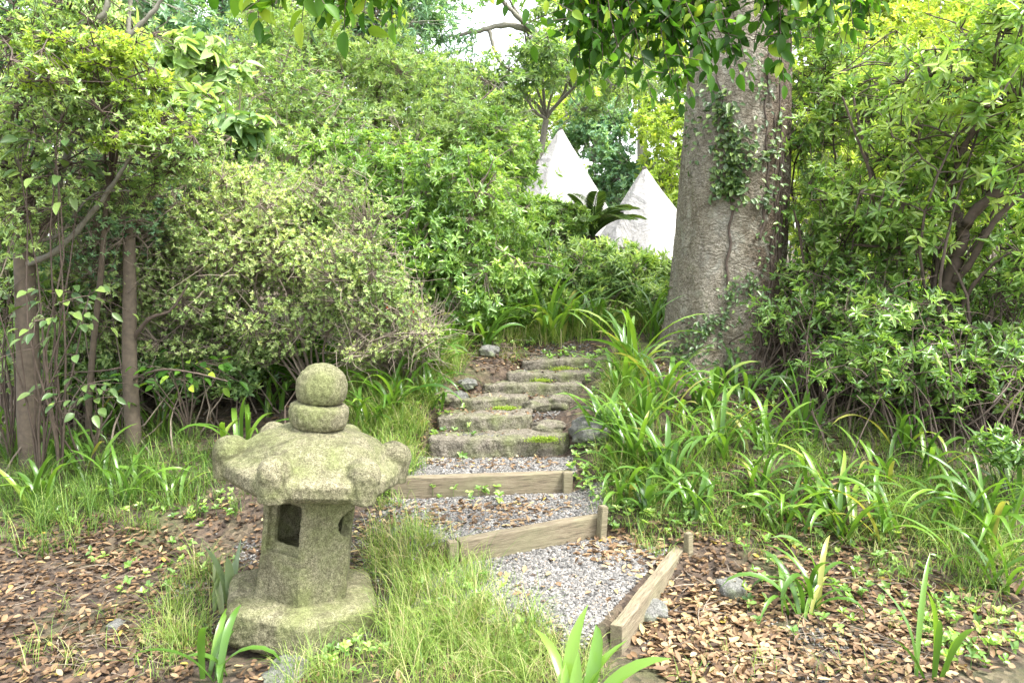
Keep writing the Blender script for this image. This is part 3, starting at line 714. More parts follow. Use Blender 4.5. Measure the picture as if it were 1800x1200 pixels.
# ------------------------------------------------------------------ shrubs and trees
def near(nodes,pts):
    out=np.empty(len(pts),int)
    for k in range(0,len(pts),1500):
        d=((pts[k:k+1500,None,:]-nodes[None])**2).sum(-1); out[k:k+1500]=d.argmin(1)
    return out
def shrub(name,label,cat,base,lobes,ntips,m,L,W,mat,bark='twig',nmain=6,rmain=.02,n2=60,twigs=2500,th=(40,85),shell=.25,gap=.0,gs=2.5,
          vm=.5,vs=.16,cap=.35,T=LEAF6,extra_bare=0,group=None,drop=.0,trunk=None,wob=.25,jit=.3,upb=.35,seed=0.,crown='foliage',sp=.03,tmat='trunk'):
    base=np.asarray(base,float)
    t=thing(name,label,cat,base,group); o0=t.location[:]
    tips,ax=sample_lobes(lobes,ntips,shell,gap,gs,seed); ax=unit(ax+[0,0,upb]+rng.normal(0,.25,ax.shape))
    cl=noise(tips[:,0],tips[:,1],tips[:,2],2.1,seed+5)*.22
    b=Bag(); rosettes(b,tips,ax,m,L,W,np.clip(rng.normal(vm,vs,ntips)+cl,0,1),th,jit,T,drop)
    b.build(crown,mat,t,origin=o0)
    # wood
    b=Bag()
    tg,_=sample_lobes(lobes,nmain,.5,seed=seed); start=base+rng.normal(0,sp,(nmain,3))*[1,.6,0]; start[:,2]=h(start[:,0],start[:,1])-.03
    if trunk is not None:                  # one trunk, limbs from its top
        tp=np.asarray(trunk[0],float); bt=Bag(); q=bez(base-[0,0,.06],tp,14,.1,trunk[2] if len(trunk)>2 else .05)
        tubes(bt,q,np.linspace(trunk[1],trunk[1]*.7,14)[None],12); bt.build('trunk',M[tmat],t,origin=o0); start=np.repeat(tp[None],nmain,0)
    q1=bez(start,tg,12,.25,wob); tubes(b,q1,np.linspace(rmain,rmain*.35,12)[None]*rng.uniform(.6,1.2,(nmain,1)),6,v=.4)
    nodes=q1[:,3:].reshape(-1,3)
    t2,_=sample_lobes(lobes,n2,.35,seed=seed); k=near(nodes,t2); q2=bez(nodes[k],t2,8,.12,wob*.9); tubes(b,q2,np.linspace(rmain*.4,.004,8)[None],4,v=.45)
    nodes=np.concatenate([nodes,q2[:,2:].reshape(-1,3)])
    n3=min(twigs,len(tips)); k=near(nodes,tips[:n3]); s=nodes[k]; d=s-tips[:n3]; ln=np.linalg.norm(d,axis=1,keepdims=True)
    s=tips[:n3]+d/np.maximum(ln,1e-6)*np.minimum(ln,cap)
    tubes(b,bez(s,tips[:n3],4,.05,.12),np.array([[.0035,.003,.0022,.0015]])*(1 if L<.08 else 1.8),3,v=rng.uniform(.3,.9,n3))
    if extra_bare:                          # bare twiggery inside the crown
        e,_=sample_lobes(lobes,extra_bare,.45,seed=seed); dd=unit(rng.normal(0,1,e.shape)+[0,0,.3])*rng.uniform(.1,.35,(extra_bare,1))
        tubes(b,bez(e,e+dd,5,.0,.25),np.linspace(.003,.0012,5)[None],3,v=rng.uniform(.4,1,extra_bare))
    b.build('branches',M[bark],t,origin=o0)
    return t
def gp(px,py,Y=None):
    if Y is None: return G(px,py)
    p=P(px,py,Y); p[2]=float(h(p[0],p[1])); return p

# --- bank beside the lantern
shrub('azalea_bush','wide khaki azalea bush with tiny leaves and bare grey twigs arching behind the lantern','bush',gp(560,640,5.2),
  [lob(330,420,5.3,150,110,.5),lob(440,400,5.4,150,110,.5),lob(520,450,5.2,140,105,.5),lob(610,490,5.1,100,90,.4),lob(690,545,5.0,75,60,.35),lob(300,500,5.2,90,80,.35),lob(215,380,5.5,80,90,.4),lob(200,480,5.5,60,70,.35),lob(260,580,5.3,90,50,.3),lob(380,610,5.2,110,40,.3),lob(470,540,5.1,120,60,.35)],
  19500,7,.026,.44,M['azalea'],'twig',14,.012,200,9000,(25,75),.24,.66,3.4,.60,.17,.16,extra_bare=2600,seed=1.)
shrub('azalea_bush','low outlier of khaki azalea touching the grass at the path edge','bush',gp(700,640,4.9),
  [lob(715,585,4.85,55,45,.25),lob(650,600,4.9,50,35,.25)],1500,7,.022,.42,M['azalea'],'twig',6,.010,40,1500,(25,75),.3,.4,4,.66,.16,.18,extra_bare=700,seed=2.)
shrub('broadleaf_shrub','tall bright shrub of whorled leaves rising over the azalea, next to the steps','bush',gp(800,620,6.0),
  [lob(740,380,6.3,150,130,.6),lob(850,420,6.2,110,130,.5),lob(800,500,5.9,110,80,.4),lob(640,330,6.5,120,100,.5),lob(900,500,6.3,70,80,.35),lob(700,470,5.9,90,70,.4)],
  5200,8,.062,.36,M['broad'],'twig',12,.020,150,3600,(40,88),.24,.6,2.6,.60,.18,.3,seed=3.)
shrub('broadleaf_shrub','pale silvery shrub on the bank above the khaki azalea','bush',gp(420,600,6.6),
  [lob(380,290,6.6,170,110,.6),lob(520,280,6.8,150,120,.6),lob(300,330,6.3,110,80,.5),lob(600,400,6.5,120,90,.5),lob(430,350,6.0,130,70,.4),lob(560,390,5.9,110,70,.4)],
  9800,7,.040,.38,M['pale'],'twig',12,.020,160,5000,(30,85),.24,.6,2.6,.55,.2,.3,extra_bare=700,seed=4.)
shrub('broadleaf_shrub','high dense shrub wall catching light below the bluish conifer','bush',gp(640,560,8.0),
  [lob(560,170,8.2,150,110,.8),lob(700,190,8.3,150,110,.8),lob(790,280,8.0,110,90,.7),lob(480,110,8.4,120,90,.7),lob(630,260,7.8,150,90,.7)],
  8500,8,.055,.36,M['pale'],'twig',12,.03,160,4000,(35,85),.24,.62,1.9,.66,.2,.35,extra_bare=600,seed=5.)
shrub('broadleaf_shrub','olive-leaved shrub leaning over the far end of the steps beside the taller tent','bush',gp(900,560,7.4),
  [lob(860,300,7.6,70,90,.5),lob(880,390,7.4,75,70,.4),lob(950,420,7.2,60,55,.35)],
  3000,8,.058,.36,M['broad'],'twig',8,.02,90,2000,(35,85),.24,.55,2.4,.62,.18,.3,seed=6.)
# climbing big-leaved creeper slope
shrub('creeper','long-leaved creeper with pale glossy leaves sloping down from the corner trees','creeper',gp(330,640,6.0),
  [lob(250,150,5.9,90,50,.3),lob(340,200,5.9,80,45,.3),lob(410,250,5.9,60,40,.3),lob(280,95,6.0,90,40,.3),lob(180,60,6.0,70,50,.3)],
  420,5,.17,.36,M['pale'],'twigd',8,.012,50,420,(50,95),.3,.0,2,.55,.25,.4,LEAFB,drop=.5,seed=7.)
# --- the corner tree with grey limbs
tr=shrub('small_leaved_tree','crooked grey-limbed tree with tiny yellow-green leaves at the edge of the wood','tree',gp(48,700,4.6),
  [lob(120,190,4.3,120,80,.4),lob(250,230,4.4,110,60,.4),lob(60,110,4.4,90,90,.4),lob(330,270,4.5,60,40,.3),lob(30,330,4.4,70,90,.4),lob(170,330,4.5,90,50,.35),lob(180,60,4.6,110,60,.4)],
  4300,7,.032,.40,M['pale'],'twigd',8,.012,90,3600,(30,85),.45,.7,3.2,.62,.2,.2,extra_bare=200,trunk=(P(38,330,4.6),.075,.03),seed=8.)
shrub('small_leaved_tree','sprays of yellow-green leaves of a slender tree in front of the grey limbs','tree',gp(150,720,4.9),
  [lob(150,110,4.2,90,40,.25),lob(210,150,4.2,70,35,.25),lob(100,140,4.2,60,30,.25),lob(300,225,4.3,60,26,.2),lob(240,260,4.3,50,20,.2)],900,7,.034,.40,M['lime'],'twigd',5,.012,40,900,(30,85),.5,.5,3,.6,.2,.2,trunk=(P(190,330,4.5),.022,.05),seed=41.)
def limbs(t,name,mat,paths,sides=8):
    """hand-placed sinuous limbs: list of ([(px,py,Y)...], r0, r1)"""
    b=Bag()
    for pts,r0,r1 in paths:
        q=np.array([P(*p) for p in pts]); s=np.linspace(0,len(q)-1,len(q)*7); 
        # catmull-rom
        out=[]
        for u in s:
            i_=min(int(u),len(q)-2); f_=u-i_; p0=q[max(i_-1,0)];p1=q[i_];p2=q[i_+1];p3=q[min(i_+2,len(q)-1)]
            out.append(.5*((2*p1)+(-p0+p2)*f_+(2*p0-5*p1+4*p2-p3)*f_*f_+(-p0+3*p1-3*p2+p3)*f_**3))
        out=np.array(out); out+=rng.normal(0,r0*.10,out.shape)
        tubes(b,out[None],np.linspace(r0,r1,len(out))[None]*(1+.12*np.sin(np.arange(len(out))*1.7))[None],sides,v=.5)
    return b.build(name,M[mat],t,origin=t.location[:])
limbs(tr,'limb','stemg',[([(35,350,4.6),(10,230,4.5),(40,150,4.4),(75,90,4.35),(85,0,4.3),(90,-80,4.3)],.038,.02),
  ([(48,130,4.4),(90,80,4.4),(140,45,4.4),(185,20,4.4),(190,-60,4.4)],.026,.012),
  ([(20,360,4.6),(50,220,4.5),(90,200,4.5),(130,150,4.5),(200,90,4.5),(260,30,4.5),(300,-20,4.5)],.028,.010),
  ([(100,330,4.6),(130,240,4.6),(180,165,4.6),(230,140,4.6),(290,145,4.6)],.024,.008),
  ([(30,470,4.6),(100,440,4.5),(180,350,4.4),(220,290,4.3),(250,240,4.3)],.022,.006),
  ([(30,420,4.6),(100,415,4.5),(160,345,4.5),(230,335,4.4)],.012,.005),
  ([(178,70,4.5),(185,20,4.5),(195,-30,4.5)],.014,.012),([(225,60,4.5),(228,10,4.5),(235,-40,4.5)],.014,.012)])
# straight young trunk
t2_=shrub('young_tree','slim straight brown tree trunk standing between the azalea and the grassy bank','tree',gp(232,745,4.75),
  [lob(190,430,4.9,90,60,.35),lob(240,340,5.0,90,60,.35)],1500,7,.03,.42,M['blue'],'twig',6,.012,60,1500,(30,85),.35,.5,3,.55,.2,.25,extra_bare=700,trunk=(P(226,380,4.75),.052,.012),seed=9.)
limbs(t2_,'limb','twigd',[([(232,600,4.75),(262,560,4.7),(300,545,4.7),(330,500,4.7)],.016,.006),([(228,670,4.75),(280,650,4.6),(340,655,4.5),(400,670,4.5)],.009,.004),([(232,640,4.75),(190,650,4.7),(120,655,4.7)],.008,.004)])
# big-leaved understorey plants
def bigleaf(label,base,centre,n,L,mat,spread,seed=0,W=.46,drop=.4):
    t=thing('broadleaf_sapling',label,'plant',base,'broad-leaved saplings under the trees'); b=Bag(); o0=t.location[:]
    n=int(n*1.5); c=np.array(centre); pos=c+rng.normal(0,1,(n,3))*spread; out=unit(pos-c+[0,-.03,.02]); d=out*[1,1,.4]+[0,-.3,-drop]+rng.normal(0,.2,(n,3))
    leaves(b,pos,d,rng.normal(0,.35,(n,3))+[0,-.45,1.],L*rng.uniform(.55,1.1,n),L*W*rng.uniform(.8,1.1,n),np.clip(rng.normal(.6,.25,n),0,1),LEAFB)
    b.build('foliage',mat,t,origin=o0)
    b=Bag(); m_=max(3,n//7); q=bez(np.repeat(np.asarray(base,float)[None],m_,0),pos[:m_],8,.15,.1); tubes(b,q,np.linspace(.008,.003,8)[None],5)
    nd=q[:,3:].reshape(-1,3); k=near(nd,pos); tubes(b,bez(nd[k],pos,4,.1,.05),.0022,3); b.build('stem',M['twigd'],t,origin=o0); return t
bigleaf('sapling with broad drooping leaves beside the grey-limbed tree',gp(95,700,4.3),P(105,285,4.2),30,.10,M['ivy'],[.11,.12,.08])
bigleaf('glossy broad-leaved sapling at the foot of the grey-limbed tree',gp(60,720,4.3),P(95,545,4.2),44,.085,M['ivy'],[.13,.12,.11])
bigleaf('broad-leaved sapling low between the two trunks',gp(150,740,4.4),P(150,690,4.3),26,.085,M['ivy'],[.12,.1,.06])
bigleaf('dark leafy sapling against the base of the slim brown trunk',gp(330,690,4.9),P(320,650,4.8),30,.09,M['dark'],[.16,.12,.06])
bigleaf('dark broad-leaved sapling in the shade below the tiny yellow-green leaves',gp(10,690,4.6),P(12,560,4.6),34,.09,M['ivy'],[.1,.1,.2])
# shaded understorey mass behind the trunks and azalea
def mass(name,label,lobes,n,m,L,W,mat,vm=.4,vs=.2,gap=.3,gs=2,shell=.45,cat='undergrowth',stems=400,T=LEAF6,bark='twigd',seed=0.,th=(30,90)):
    tips,ax=sample_lobes(lobes,n,shell,gap,gs,seed); ax=unit(ax+[0,0,.4]); b=Bag()
    rosettes(b,tips,ax,m,L,W,np.clip(rng.normal(vm,vs,n)+.2*noise(tips[:,0],tips[:,1],tips[:,2],1.7,seed),0,1),th,.35,T)
    o0=np.array([tips[:,0].mean(),tips[:,1].mean(),tips[:,2].min()])
    t=thing(name,label,cat,o0); b.build('foliage',mat,t,origin=o0)
    b=Bag(); e=tips[rng.choice(n,stems)]; g_=e+rng.normal(0,.25,e.shape)*[1,1,0]; g_[:,2]=np.maximum(h(g_[:,0],g_[:,1]),e[:,2]-1.4); tubes(b,bez(g_,e,7,.1,.3),np.linspace(.008,.003,7)[None],4,v=rng.uniform(.2,.9,stems)); b.build('branches',M[bark],t,origin=o0)
    return t
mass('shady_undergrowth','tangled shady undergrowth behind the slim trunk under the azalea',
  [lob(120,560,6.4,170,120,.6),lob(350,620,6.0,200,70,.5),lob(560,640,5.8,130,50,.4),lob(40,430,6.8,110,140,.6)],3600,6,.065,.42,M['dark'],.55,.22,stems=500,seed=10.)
# --- behind: conifer-like bluish trees, oak, pale wood
def bigtree(label,base,top,r,lobes,n,m,L,W,mat,vm=.5,vs=.18,gap=.5,gs=1.2,shell=.35,name='background_tree',group='trees behind the garden',nm=8,th=(30,90),drop=.2,seed=0.,bark='stemg'):
    return shrub(name,label,'tree',base,lobes,n,m,L,W,mat,bark,nm,r*.45,60,min(n,2500),th,shell,gap,gs,vm,vs,.6,group=group,trunk=(top,r,.04),drop=drop,seed=seed,crown='crown',tmat='stemg')
bigtree('bluish drooping conifer rising above the high shrub wall',gp(600,500,12),P(590,100,12),.16,
  [lob(350,60,11.5,180,130,1.2),lob(560,30,12,200,110,1.2),lob(690,60,12.5,90,100,1.),lob(600,-60,12.5,160,100,1.2),lob(250,200,11.5,140,120,1.)],6000,9,.13,.20,M['blue'],.5,.2,.55,1.1,.5,name='conifer',th=(40,110),drop=.5,seed=11.)
bigtree('dark evergreen filling the corner behind the grey-limbed tree',gp(60,520,10),P(70,100,10),.14,
  [lob(40,80,10,170,140,1.2),lob(150,20,10,160,110,1.2),lob(20,250,10,120,110,1.)],3600,8,.11,.36,M['blue'],.45,.2,.5,1.2,.5,seed=12.)
ok_=bigtree('spreading oak with bare grey branches against the pale sky between shrub wall and trunk',gp(930,470,16),P(960,210,16),.09,
  [lob(880,140,15,60,40,.7),lob(960,110,15,70,45,.7),lob(820,-20,15,60,30,.7),lob(1010,50,15.5,80,50,.8),lob(1080,150,16,90,50,.8),lob(905,170,14.5,45,35,.6)],1700,7,.13,.34,M['pale'],.45,.2,.5,1.,.5,seed=13.)
limbs(ok_,'limb','stemg',[([(1010,150,16),(960,75,15.5),(900,45,15.2),(840,55,15),(790,65,15)],.09,.03),([(960,75,15.5),(900,20,15),(860,-30,15)],.06,.03),([(860,55,15),(880,110,15),(930,140,15)],.04,.015)])
for a_ in [('pale green wood edge to the side of the taller tent',(850,470,22),(860,260,22),.18,[lob(790,220,22,120,110,1.6),lob(900,250,21,70,70,1.3),lob(880,330,20,90,70,1.2)],2000,M['pale'],.7,21.),
   ('light feathery tree rising behind the peak of the taller tent',(1010,450,24),(1010,200,24),.18,[lob(1000,170,24,110,70,1.8),lob(940,215,23,60,50,1.3),lob(1080,100,25,110,60,1.8)],2400,M['lime'],.72,22.),
   ('deep green rounded tree in the gap between the two tents',(1075,450,20),(1075,300,20),.14,[lob(1070,255,20,50,60,1.),lob(1105,330,19,55,60,.9),lob(1060,330,20,50,50,.9),lob(1040,215,21,50,45,1.)],1900,M['blue'],.55,23.),
   ('yellowish tree behind the second tent beside the old trunk',(1180,450,18),(1175,280,18),.14,[lob(1175,290,18,55,75,1.),lob(1195,380,18,50,60,.9),lob(1160,215,19,60,35,.9)],1700,M['lime'],.6,24.),
   ('sunlit yellow-green tree behind the overhanging leaves beside the old trunk',(1430,470,15),(1430,150,15),.16,[lob(1420,130,15,110,140,1.3),lob(1500,60,15,120,110,1.3),lob(1440,290,14,90,120,1.),lob(1560,160,15,110,120,1.2)],3400,M['lime'],.8,25.),
   ('glowing lime-coloured tree behind the twisting rhododendron',(1680,470,14),(1680,150,14),.16,[lob(1640,60,14,130,110,1.2),lob(1740,130,14,120,140,1.2),lob(1600,300,13,120,110,1.),lob(1760,330,13,100,130,1.)],3600,M['lime'],.8,26.),
   ('tall pale tree closing the view above the tents',(1130,470,30),(1130,120,30),.25,[lob(1100,60,30,150,60,2.4),lob(1200,120,29,110,80,2.2)],1900,M['lime'],.7,27.)]:
    bigtree(a_[0],gp(*a_[1]),P(*a_[2]),a_[3],a_[4],a_[5],7,.012*a_[1][2]*.5+.03,.42,a_[6],a_[7],.18,.5,.9,.45,seed=a_[8])
mass('wood_edge','hazy green wood behind everything, low along the ground',[lob(200,300,26,350,170,2.5),lob(600,330,28,350,150,2.5),lob(1000,390,30,300,75,2.),lob(1450,330,24,250,150,2.5),lob(1750,280,22,200,200,2.5),lob(-150,250,22,200,200,2.5)],5200,7,.26,.45,M['pale'],.6,.2,.35,.6,.5,'wood',120,seed=30.)
bpy.data.objects[[o.name for o in bpy.data.objects if o.name.startswith('wood_edge')][0]]['kind']='stuff'

# --- centre: yellow-green weeds and palm
shrub('weedy_shrub','yellow-green leafy weeds massed at the top of the steps below the tents','bush',gp(1050,560,6.6),
  [lob(990,475,6.9,60,50,.4),lob(1045,505,6.7,45,40,.35),lob(1090,470,6.7,38,50,.3),lob(1130,520,6.6,45,50,.35),lob(1165,480,6.6,25,40,.25)],1900,7,.075,.26,M['pale'],'twig',16,.008,120,1900,(25,80),.55,.55,3,.6,.2,.25,seed=14.)
shrub('weedy_shrub','pale silver-green weeds in front of the taller tent','bush',gp(960,540,7.0),
  [lob(960,400,7.6,50,50,.35),lob(1000,420,7.4,45,45,.3),lob(930,470,7.0,60,50,.35)],1500,7,.06,.32,M['pale'],'twig',8,.010,60,1200,(30,85),.4,.4,3,.66,.2,.25,seed=15.)
def palm(label,base,crown,n,L):
    t=thing('cycad',label,'cycad',base); o0=t.location[:]; c=np.array(crown,float)
    b=Bag(); tubes(b,np.linspace(np.asarray(base,float),c,6)[None],.10,10); b.build('trunk',M['trunk'],t,origin=o0)
    for k in range(n):
        a_=2*math.pi*k/n+random.uniform(-.2,.2); e=random.uniform(.85,1.5); Lk=L*random.uniform(.75,1.1); K=14; pts=[c.copy()]; ang=e
        for q in range(K): 
            ang-=random.uniform(.75,1.1)*1.35/K; pts.append(pts[-1]+Lk/K*np.array([math.cos(a_)*math.cos(ang),math.sin(a_)*math.cos(ang),math.sin(ang)]))
        pts=np.array(pts); b=Bag(); tubes(b,pts[None],np.linspace(.010,.003,K+1)[None],4)
        m_=34; u=np.linspace(1.2,K,m_); i_=np.clip(u.astype(int),0,K-1); f_=(u-i_)[:,None]; pp=pts[i_]*(1-f_)+pts[i_+1]*f_; tg=unit(pts[i_+1]-pts[i_])
        sd_=unit(np.cross(tg,[0,0,1.]))
        for s_ in (-1,1):
            d=sd_*s_+tg*.95+np.array([0,0,.15]); l_=.15*np.sin(np.pi*np.linspace(.12,.95,m_))**.6
            leaves(b,pp,d,np.cross(d,tg)*s_+rng.normal(0,.1,d.shape),l_,.0085,rng.uniform(.2,.9,m_))
        b.build('frond',M['ivy'],t,origin=o0)
palm('dark green cycad with arching feathery fronds between the two tents',gp(1035,520,7.4),P(1042,416,7.3),20,.60)

# --- bank beyond the old trunk: rhododendrons
rh=shrub('rhododendron','twisting dark-stemmed rhododendron with fresh whorled leaves beyond the slope','bush',gp(1662,640,4.6),
  [lob(1740,90,4.4,90,70,.4),lob(1620,200,4.7,110,90,.45),lob(1730,300,4.6,90,100,.45),lob(1580,330,4.8,90,80,.4),lob(1800,200,4.5,80,110,.4),lob(1640,420,4.8,110,60,.4),lob(1790,440,4.5,70,70,.35)],
  1250,8,.080,.30,M['broad'],'twigd',8,.014,90,1250,(45,92),.5,.55,2.4,.76,.2,.3,extra_bare=350,seed=16.)
limbs(rh,'limb','twigd',[([(1662,650,4.6),(1672,560,4.6),(1668,500,4.6),(1690,430,4.55),(1700,390,4.5),(1760,330,4.4),(1800,300,4.3),(1840,270,4.3)],.048,.022),
  ([(1690,430,4.55),(1685,380,4.6),(1672,330,4.6),(1700,250,4.5),(1740,190,4.4),(1800,150,4.3)],.028,.014),
  ([(1668,500,4.6),(1700,470,4.5),(1740,400,4.4),(1790,350,4.3),(1850,330,4.2)],.024,.012),
  ([(1680,560,4.6),(1640,440,4.7),(1570,435,4.8),(1500,430,4.8)],.02,.008),
  ([(1740,190,4.4),(1745,140,4.4),(1750,90,4.3),(1760,40,4.3)],.013,.006),
  ([(1560,435,4.8),(1545,390,4.8),(1540,340,4.8),(1510,250,4.8),(1480,170,4.8)],.018,.006),
  ([(1670,600,4.6),(1700,520,4.5),(1740,470,4.4),(1780,440,4.3)],.016,.006)])
r2=shrub('rhododendron','thin-stemmed leafy bush crowding the old trunk on its shaded side','bush',gp(1470,640,5.2),
  [lob(1440,250,5.6,70,90,.4),lob(1510,180,5.5,80,90,.45),lob(1460,380,5.4,80,70,.4),lob(1520,420,5.2,80,60,.4),lob(1440,120,5.8,70,70,.4),lob(1430,500,5.2,50,60,.3)],
  1900,8,.062,.32,M['broad'],'twigd',10,.012,110,1900,(40,92),.5,.6,2.4,.76,.2,.3,extra_bare=500,seed=17.)
limbs(r2,'limb','twigd',[([(1545,640,5.2),(1560,560,5.1),(1545,430,5.0),(1530,400,5.0),(1545,350,5.0),(1520,260,5.0),(1500,170,5.0)],.02,.008),
  ([(1440,650,5.2),(1420,560,5.2),(1410,440,5.1),(1395,370,5.0)],.014,.006),([(1500,660,5.2),(1490,520,5.0),(1500,420,5.0)],.012,.005),([(1590,650,5.1),(1600,520,4.9),(1580,440,4.8)],.014,.006)])
shrub('low_shrub','sparse low bush with whorled leaves and bare stems under the rhododendrons','bush',gp(1530,720,4.2),
  [lob(1470,560,4.7,120,90,.5),lob(1580,600,4.5,110,80,.5),lob(1500,650,4.3,80,50,.35)],620,8,.06,.30,M['broad'],'twigd',18,.006,140,620,(45,92),.6,.4,3,.52,.2,.25,extra_bare=150,seed=18.,sp=.28)
shrub('low_shrub','dim twiggy thicket with a few leaves beneath the twisting dark stems','bush',gp(1720,700,4.5),
  [lob(1700,580,4.7,130,90,.5),lob(1800,540,4.5,70,100,.4),lob(1660,660,4.4,110,60,.4)],700,8,.058,.30,M['broad'],'twigd',26,.008,160,900,(45,92),.45,.4,3,.45,.2,.25,extra_bare=250,seed=19.,sp=.3)
mass('leafy_thicket','mid-green leafy thicket filling the gap between the grey-limbed tree and the azalea',
  [lob(60,470,5.6,120,130,.5),lob(170,540,5.4,90,110,.4),lob(100,620,5.2,130,70,.4),lob(20,260,5.6,120,120,.5),lob(330,660,5.2,110,40,.3)],3600,7,.05,.42,M['pale'],.40,.22,.35,2.5,.5,'thicket',300,seed=33.,bark='twig')
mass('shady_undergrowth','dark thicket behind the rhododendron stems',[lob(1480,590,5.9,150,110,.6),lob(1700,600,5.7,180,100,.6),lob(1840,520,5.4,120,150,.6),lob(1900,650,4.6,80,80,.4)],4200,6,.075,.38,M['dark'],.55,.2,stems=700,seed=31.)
mass('lime_thicket','sunlit yellow-green thicket seen through the rhododendron branches',[lob(1450,330,8.5,130,150,.8),lob(1620,300,8.5,150,170,.8),lob(1770,260,8.2,130,190,.8),lob(1560,120,9,180,130,.8)],4600,7,.085,.38,M['lime'],.78,.2,.45,1.6,.4,'thicket',300,seed=32.,bark='twig')
mass('leafy_thicket','fine-leaved thicket with thin dark stems along the shaded top of the slope',
  [lob(1430,560,5.1,90,90,.4),lob(1560,540,5.0,130,90,.4),lob(1700,560,4.9,130,100,.4),lob(1800,640,4.5,70,70,.3),lob(1480,660,4.7,110,50,.3),lob(1620,690,4.6,130,45,.3)],2600,6,.042,.40,M['broad'],.5,.2,.5,2.6,.6,'thicket',900,seed=34.)
shrub('leafy_herb','leafy dark herb with whorled leaves at the frame edge of the slope','plant',gp(1775,830,3.7),[lob(1770,790,3.7,50,28,.15)],120,6,.05,.36,M['broad'],'twigd',10,.004,10,120,(50,92),.5,vm=.35,seed=20.)

# ------------------------------------------------------------------ strappy plants, grass, litter, gravel, overhanging branches
def blades(bag,base,az_,L,e0,bend,W,v,K=8,flat=False,prof='strap',pw=1.4):
    N=len(base); s=np.linspace(0,1,K+1); e=e0[:,None]-bend[:,None]*s[None,:]**pw
    hx=np.cos(e); vz=np.sin(e); st_2=(L/K)[:,None]
    H=np.concatenate([np.zeros((N,1)),np.cumsum((hx[:,1:]+hx[:,:-1])/2*st_2,1)],1); Zv=np.concatenate([np.zeros((N,1)),np.cumsum((vz[:,1:]+vz[:,:-1])/2*st_2,1)],1)
    tw=az_[:,None]+rng.normal(0,.25,N)[:,None]*s[None]
    cx_=np.cos(tw); sy_=np.sin(tw)
    C=np.stack([base[:,0:1]+H*cx_,base[:,1:2]+H*sy_,base[:,2:3]+Zv],-1)
    tws=rng.normal(0,.35,N)[:,None]*s[None]
    side=np.stack([-sy_*np.cos(tws),cx_*np.cos(tws),np.sin(tws)],-1)
    nrm=np.stack([-vz*cx_,-vz*sy_,hx],-1)
    wp=(.55+.9*s)*(1-s**3.2) if prof=='strap' else (1-s**2.0)*.9+.02
    wp=np.clip(wp,.03,1.0)[None,:,None]*W[:,None,None]*.5
    if flat:
        V=np.stack([C-side*wp,C+side*wp],2); m_=2
    else:
        V=np.stack([C-side*wp+nrm*wp*.35,C,C+side*wp+nrm*wp*.35],2); m_=3
    i=np.arange(N*(K+1)*m_).reshape(N,K+1,m_)
    f=np.stack([i[:,:-1,:-1],i[:,:-1,1:],i[:,1:,1:],i[:,1:,:-1]],-1).reshape(-1,4)
    bag.add(V.reshape(-1,3),[f],np.repeat(v,(K+1)*m_))
def strap(label,px,py,n,L,W,bendm=2.0,spread=.04,mat='strap',azr=None,e=(55,88),vm=.5,vs=.2,group='strap-leaved plants on the banks',dz=0.,p=None,dead=.025):
    p=G(px,py) if p is None else p
    b=Bag(); base=p+rng.normal(0,spread,(n,3))*[1,1,0]; base[:,2]=h(base[:,0],base[:,1])-.01
    az_=rng.uniform(0,6.28,n) if azr is None else np.radians(rng.uniform(azr[0],azr[1],n))
    v=np.clip(rng.normal(vm,vs,n),0,.92); v[rng.random(n)<dead]=.97
    blades(b,base,az_,L*rng.uniform(.6,1.15,n),np.radians(rng.uniform(e[0],e[1],n)),bendm*rng.uniform(.45,1.25,n),W*rng.uniform(.7,1.15,n),v,9,pw=1.7)
    o=b.build('strap_leaf_plant',M[mat],None,origin=p); return tag(o,label,'plant',group)
